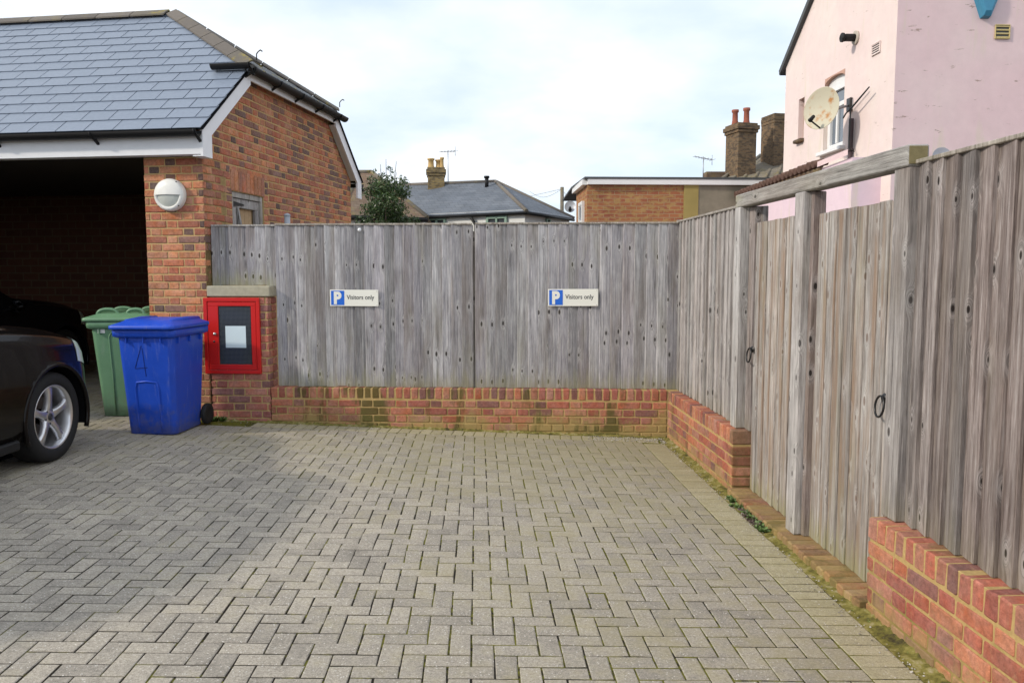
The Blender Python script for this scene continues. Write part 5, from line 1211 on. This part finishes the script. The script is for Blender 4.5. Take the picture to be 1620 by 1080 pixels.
def LP(s, z, off=0.0): return PC + D3 * s + E3 * off + UP * z
sEnd = LF(1241, 200)[0]; zEv = LF(1241, 108)[1]; apex_s = sEnd / 2 - 0.1
zAp = zEv + apex_s * 0.80
win = (LF(1334, 200)[0], LF(1303, 200)[0], LF(1318, 236)[1], LF(1318, 119)[1])      # s0, s1, z0, z1
slit = (LF(1272, 190)[0], LF(1263, 190)[0], LF(1268, 220)[1], LF(1268, 156)[1])
holes = [win, slit]; ss = sorted({0.0, sEnd, win[0], win[1], slit[0], slit[1]}); zz = sorted({0.0, zEv, win[2], win[3], slit[2], slit[3]})
m = MB()
for i in range(len(ss) - 1):
    for j in range(len(zz) - 1):
        a, b_, c, d_ = ss[i], ss[i + 1], zz[j], zz[j + 1]
        if any(h[0] <= a and b_ <= h[1] and h[2] <= c and d_ <= h[3] for h in holes): continue
        m.quad(LP(a, c), LP(a, d_), LP(b_, d_), LP(b_, c))
m.quad(LP(0, zEv), LP(apex_s, zAp), LP(sEnd, zEv))
for h in holes:                                                    # reveals
    for (a, b_, c, d_) in ((h[0], h[0], h[2], h[3]), (h[1], h[1], h[2], h[3]), (h[0], h[1], h[2], h[2]), (h[0], h[1], h[3], h[3])): m.quad(LP(a, c), LP(b_, d_), LP(b_, d_, 0.14), LP(a, c, 0.14))
m.build('side_wall', m_pink, ph)
m = MB(); sm_ = (win[0] + win[1]) / 2; hw_ = (win[1] - win[0]) / 2; zA = win[3]; m_ar = [LP(win[0], zA - 0.001, -0.003)] + [LP(sm_ + hw_ * math.cos(math.pi * k / 10) * -1, zA - 0.11 + 0.09 * math.sin(math.pi * k / 10), -0.003) for k in range(11)] + [LP(win[1], zA - 0.001, -0.003)]
m.add(m_ar, [[0, 1, 2, 3, 4, 5, 6], [0, 6, 12], [6, 7, 8, 9, 10, 11, 12]]); arc = [LP(sm_ - hw_ * math.cos(math.pi * k / 10), zA - 0.11 + 0.09 * math.sin(math.pi * k / 10)) for k in range(11)]
for k in range(10): m.quad(arc[k], arc[k + 1], arc[k + 1] + E3 * 0.13, arc[k] + E3 * 0.13)
m.build('window_arch', plain('arch_brick', (0.52, 0.32, 0.25), 0.85, 0.2, var=0.2), ph)
T = frame(-D3, UP, -E3, LP(win[1], win[2], 0.115)); L, H = win[1] - win[0], win[3] - win[2]
m = MB(); rframe(m, 0.003, L - 0.003, 0.003, H - 0.02, (0.09, 0.09, 0.09, 0.22), -0.03, 0.05, T); m.box((L / 2, H * 0.60, 0.01), (L - 0.16, 0.07, 0.06), 0.004, T); m.box((L * 0.42, H * 0.34, 0.012), (0.05, H * 0.5, 0.05), 0.004, T); wf_ = m.build('window', m_upvc, ph)
m = MB(); m.box((L / 2, H / 2, 0.0), (L - 0.1, H - 0.16, 0.014), 0.002, T); m.build('pane', NT('window_glass_pale', 0.05, 0.6).col((0.14, 0.17, 0.21)).m, wf_)
m = MB(); m.box((L / 2, -0.03, 0.10), (L + 0.16, 0.06, 0.20), 0.006, T); m.build('sill', m_upvc, wf_)
m = MB(); m.box((L / 2, -0.26, 0.13), (L + 0.34, 0.07, 0.06), 0.006, T); m.build('lower_ledge', m_pink, ph)
m = MB(); m.box(LP((slit[0] + slit[1]) / 2, (slit[2] + slit[3]) / 2, 0.10), (slit[1] - slit[0], 0.02, slit[3] - slit[2]), 0.002, yaw=math.atan2(D3.y, D3.x)); m.build('slit_window', plain('slit_board', (0.42, 0.30, 0.25), 0.8, 0.2), ph)
m = MB(); m.box(LP((slit[0] + slit[1]) / 2, slit[2] - 0.03, -0.02), (slit[1] - slit[0] + 0.06, 0.12, 0.06), 0.012, yaw=math.atan2(D3.y, D3.x)); m.build('slit_sill', m_brn, ph)
m = MB(); X1 = 8.0; m.quad(PC + UP * 0, PC + E3 * X1, PC + E3 * X1 + UP * zEv, PC + UP * zEv); m.build('front_wall', m_pink_shade, ph)
bk_ = LP(sEnd, 0); m = MB(); m.quad(bk_, bk_ + UP * zEv, bk_ + E3 * X1 + UP * zEv, bk_ + E3 * X1); m.build('rear_wall', m_pink, ph)
m = MB(); o_ = -0.07
sl_ = (zAp - zEv) / (sEnd - apex_s)
slab(m, [LP(apex_s, zAp + 0.10, o_), LP(sEnd + 0.18, zEv + 0.10 - 0.18 * sl_, o_), LP(sEnd + 0.18, zEv + 0.10 - 0.18 * sl_, X1), LP(apex_s, zAp + 0.10, X1)], 0.09); sl2 = (zAp - zEv) / apex_s
slab(m, [LP(apex_s, zAp + 0.10, o_), LP(0.02, zEv + 0.12, o_), LP(0.02, zEv + 0.12, X1), LP(apex_s, zAp + 0.10, X1)], 0.09); m.build('roof', m_lead, ph)
m = MB(); m.tube([LP(sEnd + 0.16, zEv - 0.06, -0.05), LP(sEnd + 0.16, zEv - 0.06, 3)], 0.055, 8); m.build('gutter', m_black, ph)
# fittings of the pink house
m = MB(); s_, z_ = LF(1355, 60); q = LP(s_, z_); m.tube([q - E3 * 0.0, q - E3 * 0.03], 0.10, 14); m.build('flue_ring', plain('flue_plate', (0.5, 0.44, 0.38), 0.8, 0.2), ph)
m = MB(); m.tube([q, q - E3 * 0.16 - UP * 0.0, q - E3 * 0.24 - UP * 0.02], [0.055, 0.055, 0.045], 12); m.tube([q - E3 * 0.20, q - E3 * 0.23], 0.068, 12); m.build('flue', m_black, ph)
def grille(name, T, w, h, n, mat, back):
    m = MB(); rframe(m, -w / 2, w / 2, -h / 2, h / 2, (0.012,) * 4, 0, 0.02, T)
    for k in range(n): m.box((0, -h / 2 + h * (k + 0.5) / n, 0.008), (w - 0.02, h / n * 0.45, 0.012), 0.002, T)
    g_ = m.build(name, mat, ph); b2 = MB(); b2.box((0, 0, 0.0), (w - 0.01, h - 0.01, 0.006), 0.001, T); b2.build('grille_back', back, g_)
s_, z_ = LF(1387, 77); grille('air_vent', frame(-D3, UP, -E3, LP(s_, z_, -0.002)), 0.24, 0.16, 5, m_pink, m_lead)
def FP(px, py): return onplane(px, py, PC, D3)
q = FP(1585, 51); grille('air_vent', frame(E3, UP, -D3, q - D3 * 0.003), 0.21, 0.19, 4, plain('buff_vent', (0.52, 0.42, 0.20), 0.7, 0.3), m_lead)
q = FP(1558, 6); m = MB(); T = frame(E3, UP, -D3, q); hexa = [(-0.155, 0.10), (-0.155, 0.05), (-0.06, -0.20), (0.06, -0.20), (0.155, 0.05), (0.155, 0.10), (0.155, 0.22), (-0.155, 0.22)]
n_ = len(hexa); v = [(x, y, 0) for x, y in hexa] + [(x * 0.9, y * 0.9, 0.07) for x, y in hexa] + [(x * 0.62, y * 0.7 + 0.02, 0.10) for x, y in hexa]; f = [[2 * n_ + i for i in range(n_)]] + [[r_ + i, r_ + (i + 1) % n_, r_ + n_ + (i + 1) % n_, r_ + n_ + i] for r_ in (0, n_) for i in range(n_)]
m.add(v, f, T); al = m.build('alarm_box', plain('alarm_blue', (0.06, 0.25, 0.40), 0.45, 0.4), None); tag(al, 'blue angular burglar alarm box high on the pink wall', 'alarm box')
# downpipe and lean-to with tiled edge
m = MB(); s_, z_ = LF(1352, 190); m.tube([LP(s_, LF(1352, 188)[1], -0.05), LP(s_, 0.4, -0.05)], 0.036, 10)
for py_ in (237, 326):
    m.tube([LP(s_, LF(1352, py_)[1] - 0.02, -0.05), LP(s_, LF(1352, py_)[1] + 0.02, -0.05)], 0.046, 10)
m.build('downpipe', plain('brown_pipe', (0.06, 0.04, 0.045), 0.5, 0.4), ph)
lt = thing('lean_to', 'low mauve lean-to with red tiled edge and black gutter below the pink house', 'building')
eo = -0.42; sA, zA_ = LF(1349, 243, eo); sB, zB_ = LF(1083, 343, eo)
m = MB(); m.quad(LP(sA, 0, eo), LP(sA, zA_ - 0.05, eo), LP(sB, zB_ - 0.05, eo), LP(sB, 0, eo)); m.quad(LP(sA, 0, eo), LP(sA, 0, 0.0), LP(sA, zA_ - 0.05, 0.0), LP(sA, zA_ - 0.05, eo)); m.build('wall', m_mauve, lt)
m = MB(); sS = LF(1300, 262, eo)[0]; zS_ = zA_ + (zB_ - zA_) * (sS - sA) / (sB - sA); slab(m, [LP(sS, zS_ - 0.04, eo - 0.06), LP(sB, zB_, eo - 0.06), LP(sB, zB_ + 0.3, 1.2), LP(sS, zS_ - 0.02, 0.0)], 0.05); lr = m.build('roof', m_oldtile, lt)
m_rt = plain('red_pantile', (0.125, 0.075, 0.06), 0.85, 0.2, var=0.4, scale=6)
nt_ = 46; sS = LF(1300, 262, eo)[0]
for k in range(nt_):
    a = k / nt_; s_ = sS + (sB - sS) * (k + 0.5) / nt_; z_ = zA_ + (zB_ - zA_) * (s_ - sA) / (sB - sA); tl = MB(); tl.tube([LP(s_, z_ + 0.02, eo - 0.11), LP(s_, z_ + 0.07, eo + 0.12)], 0.062 * (1 if k % 2 else 0.9), 8); tl.build('pantile', m_rt, lr)
m = MB(); m.quad(LP(sA, zA_ - 0.02, eo - 0.07), LP(sA, zA_ + 0.06, eo - 0.07), LP(sS, zA_ + (zB_ - zA_) * (sS - sA) / (sB - sA) + 0.05, eo - 0.07), LP(sS, zA_ + (zB_ - zA_) * (sS - sA) / (sB - sA) - 0.03, eo - 0.07)); m.build('flashing', m_pink_shade, lr)
sg = LF(1145, 330, eo)[0]; m = MB(); m.tube([LP(sg, zA_ + (zB_ - zA_) * (sg - sA) / (sB - sA) - 0.08, eo - 0.16), LP(sB - 0.1, zB_ - 0.08, eo - 0.16)], 0.07, 10); m.build('gutter', m_black, lt)
# rusty dish and aerial mast on the pink wall
t = NT('dish_rusty', 0.6, 0.3); o = t.geo('Position'); n = t.noise(o, 5.5, 5, 0.6); t.col(t.mix(t.step(n, 0.50, 0.68), (0.52, 0.48, 0.37), (0.42, 0.20, 0.07))); m_rust = t.m
sb_, zb_ = LF(1347, 166); dc = LP(LF(1347, 166)[0] + 0.12, LF(1347, 172)[1], -0.50)
dc = onplane(1303, 173, LP(0, 0, -0.50), E3)
dish('satellite_dish', 'rust-stained satellite dish on an arm in front of the arched window', dc, (-0.86, -0.62, 0.12), 0.63, m_rust, m_black, LP(sb_, zb_, -0.01))
dish('satellite_dish', 'rounded grey disc showing behind the end of the gate beam', FP(1477, 252) - D3 * 0.18, (-0.2, -1, 0.2), 0.26, plain('disc_grey', (0.32, 0.33, 0.38), 0.6, 0.3), m_black, None, False)  # dish shape used for a rounded grey patch of unclear kind
m = MB(); q0 = LP(sb_, zb_, -0.03)
P1 = lambda px_, py_, o_=-0.12: onplane(px_, py_, LP(0, 0, o_), E3)
m.tube([P1(1375, 138), P1(1350, 168), P1(1338, 180), P1(1334, 187)], 0.012, 6); m.tube([P1(1372, 141, -0.05), P1(1347, 170, -0.05)], 0.009, 6); m.tube([P1(1346, 170), P1(1343, 225), P1(1345, 237), P1(1352, 240, -0.06)], 0.010, 6); m.box(q0, (0.12, 0.05, 0.2), 0.01, yaw=math.atan2(D3.y, D3.x))
tag(m.build('wall_bracket', m_iron), 'thin dark metal aerial bracket and cable right of the rusty dish', 'bracket')

# ------------------------------------------------------------------ evergreen shrub behind the fence
sh = thing('evergreen_shrub', 'bushy dark evergreen shrub rising behind the fence left of the slate roof', 'shrub'); Ysh = 14.0; base = at(612, 352, Ysh); base.z = 0
lm = []
for k, (a, b_, lv) in enumerate((((0.036, 0.075, 0.018)), (0.045, 0.085, 0.018), (0.10, 0.15, 0.05))):
    t = NT('leaf_%d' % k, 0.35, 0.5); t.col(t.hsv((a, b_, lv), v=t.math('ADD', t.math('MULTIPLY', t.geo('Random Per Island'), 1.0), 0.5))); lm.append(t.m)
m = MB(); brs = []
for k in range(9):
    a = k * 2.4; tip = base + Vector((0.30 * math.cos(a), 0.30 * math.sin(a), random.uniform(2.6, 3.15))); pts = [base + (tip - base) * Vector((u ** 1.6, u ** 1.6, u)) for u in (0, 0.3, 0.6, 0.85, 1)]; m.tube(pts, [0.035, 0.03, 0.02, 0.012, 0.005], 6); brs.append(tip)
for k in range(5):
    a = k * 1.9 + 0.4; b0 = base + Vector((0.12 * math.cos(a), 0.12 * math.sin(a), 3.0)); m.tube([b0, b0 + Vector((0.06 * math.cos(a), 0.05, 0.35 + 0.06 * k))], [0.008, 0.004], 5)
m.build('trunk', plain('bark', (0.09, 0.07, 0.05), 0.9, 0.1), sh)
crown = [MB(), MB(), MB()]
def leaf(mb, c, s):
    d = Vector((random.gauss(0, 1), random.gauss(0, 1), random.gauss(0.3, 0.8))).normalized(); x = d.orthogonal().normalized(); x.rotate(Matrix.Rotation(random.uniform(0, 6.28), 3, d)); y = d.cross(x); w = s * 0.42
    mb.add([c - x * s, c - x * s * 0.2 + y * w + d * 0.006, c + x * s, c - x * s * 0.2 - y * w + d * 0.006], [[0, 1, 2], [0, 2, 3]])
clumps = []
for k in range(84):
    z = random.uniform(1.9, 3.2); r = 0.42 * math.sqrt(max(0.05, 1 - ((z - 2.45) / 0.90) ** 2)); a = random.uniform(0, 6.28); q = r * random.uniform(0.25, 1.12); clumps.append((base + Vector((q * math.cos(a), q * math.sin(a), z)), random.uniform(0.09, 0.17)))
clumps += [(base + Vector((x_, 0.05, z_)), 0.05) for x_, z_ in ((-0.22, 3.36), (0.05, 3.42), (0.10, 3.36), (-0.06, 3.3))]
for (c, r) in clumps:
    for j in range(int(6500 * r * r)):
        d = Vector((random.gauss(0, 1), random.gauss(0, 1), random.gauss(0, 1))).normalized() * r * random.uniform(0.5, 1.05); leaf(crown[random.choices((0, 1, 2), (5, 4, 1.6))[0]], c + d, random.uniform(0.018, 0.034))
for k in range(3): stuff(crown[k].build('crown', lm[k], sh))

# ------------------------------------------------------------------ moss, grit and weeds along the foot of the walls
t = NT('moss_mat', 1.0, 0.05); o = t.geo('Position'); n1 = t.noise(o, 22, 5, 0.65); n2 = t.noise(o, 5, 4); c = t.ramp(t.math('ADD', t.math('MULTIPLY', n1, 0.6), t.math('MULTIPLY', n2, 0.4)), [(0.36, (0.06, 0.05, 0.028)), (0.45, (0.14, 0.125, 0.035)), (0.53, (0.23, 0.20, 0.06)), (0.62, (0.36, 0.31, 0.19))]); t.col(c); t.bump(n1, 0.8, 0.01); m_moss = t.m
def strip(fn, n, w, h):                                           # a bumpy strip: fn(u) gives its inner edge and across vector
    m = MB(); v = []; f = []; c = 6
    for i in range(n + 1):
        p_, x_ = fn(i / n)
        for k in range(c + 1):
            q = p_ + x_ * (w * k / c); v.append((q.x, q.y, gz(q.x, q.y) - 0.004 + h * (k / c) ** 1.5 * random.uniform(0.5, 1.5) + random.uniform(0, 0.005)))
    for i in range(n):
        for k in range(c): f.append([i * (c + 1) + k, i * (c + 1) + k + 1, (i + 1) * (c + 1) + k + 1, (i + 1) * (c + 1) + k])
    m.add(v, f, None, True); return m
def moss(name, label, mb): o_ = mb.build(name, m_moss); stuff(o_); o_['label'] = label; o_['category'] = 'moss'; return o_
moss('moss', 'thin band of moss at the foot of the back wall', strip(lambda u: (BW(-4.45 + 4.45 * u, -0.05), N3), 240, 0.055, 0.016))
moss('moss', 'mossy gritty strip between buff border blocks and right-hand wall', strip(lambda u: (RW(-0.05 - 6.8 * u, -0.088), E3), 420, 0.092, 0.02))
t = NT('grit', 0.9, 0.2); t.col(t.mix(t.geo('Random Per Island'), (0.18, 0.16, 0.13), (0.58, 0.55, 0.50))); m_grit = t.m
gr = MB(); oct_ = [(1, 0, 0), (-1, 0, 0), (0, 1, 0), (0, -1, 0), (0, 0, 1), (0, 0, -1)]; octf = [[0, 2, 4], [2, 1, 4], [1, 3, 4], [3, 0, 4], [2, 0, 5], [1, 2, 5], [3, 1, 5], [0, 3, 5]]
def pebble(q, s): gr.add([(q.x + s * a * random.uniform(0.7, 1.3), q.y + s * b_ * random.uniform(0.7, 1.3), q.z + s * 0.7 * c) for a, b_, c in oct_], octf)
def gpt(q, h=0.0): return Vector((q.x, q.y, gz(q.x, q.y) + h))
for k in range(360): pebble(gpt(BW(-0.75 * random.random() ** 1.3 - 0.02, random.uniform(-0.24, -0.03)), 0.002), random.uniform(0.003, 0.008))
for k in range(520): pebble(gpt(RW(random.uniform(-5.4, -0.1), -0.09 + random.gauss(0, 0.03)), 0.004), random.uniform(0.002, 0.006))
for k in range(150): pebble(gpt(BW(random.uniform(-4.4, 0), random.uniform(-0.3, -0.04)), 0.002), random.uniform(0.002, 0.006))
for k in range(60): pebble(pave_pt(random.uniform(-4.5, -0.3), random.uniform(-5.0, -0.4), 0.002), random.uniform(0.0015, 0.0035))
go = stuff(gr.build('grit', m_grit)); go['label'] = 'pale loose grit scattered in the back corner and along the walls'; go['category'] = 'grit'
def weed(name, label, spots, hgt, col, n):
    t = NT(name + '_leaf', 0.5, 0.4); t.col(t.hsv(col, v=t.math('ADD', t.geo('Random Per Island'), 0.5))); m = MB()
    for q in spots:
        for k in range(n):
            a = random.uniform(0, 6.28); l = hgt * random.uniform(0.4, 1.1); d = Vector((math.cos(a), math.sin(a), 0)); s = d.orthogonal().normalized() * l * 0.22; tip = q + d * l * random.uniform(0.5, 1.0) + UP * l * random.uniform(0.2, 0.9); mid = q + (tip - q) * 0.55 + UP * l * 0.18
            m.add([q, mid + s, tip, mid - s], [[0, 1, 2], [0, 2, 3]])
    o_ = stuff(m.build(name, t.m)); o_['label'] = label; o_['category'] = 'weeds'
weed('weeds', 'tuft of green weeds growing along the step in front of the first gate', [gpt(RW(-2.02 - 0.78 * random.random(), -0.055 + random.gauss(0, 0.014)), 0.0) for _ in range(46)], 0.035, (0.10, 0.16, 0.045), 22)
weed('weeds', 'small dark purple-green weed among the green tufts by the step', [gpt(RW(-2.35 - 0.35 * random.random(), -0.07 + random.gauss(0, 0.014)), 0.0) for _ in range(14)], 0.032, (0.13, 0.09, 0.08), 20)
weed('weeds', 'green moss tuft at the foot of the pier beside the blue bin wheel', [gpt(BW(-4.52 + 0.16 * random.random(), -0.03 + random.gauss(0, 0.015)), 0.0) for _ in range(16)], 0.05, (0.07, 0.12, 0.02), 16)
weed('weeds', 'sparse tiny green sprigs dotted along the foot of the walls', [gpt(BW(-4.3 * random.random(), -0.03 + random.gauss(0, 0.008))) for _ in range(50)] + [gpt(RW(-5.5 * random.random(), -0.03 + random.gauss(0, 0.02))) for _ in range(70)], 0.016, (0.14, 0.16, 0.03), 7)
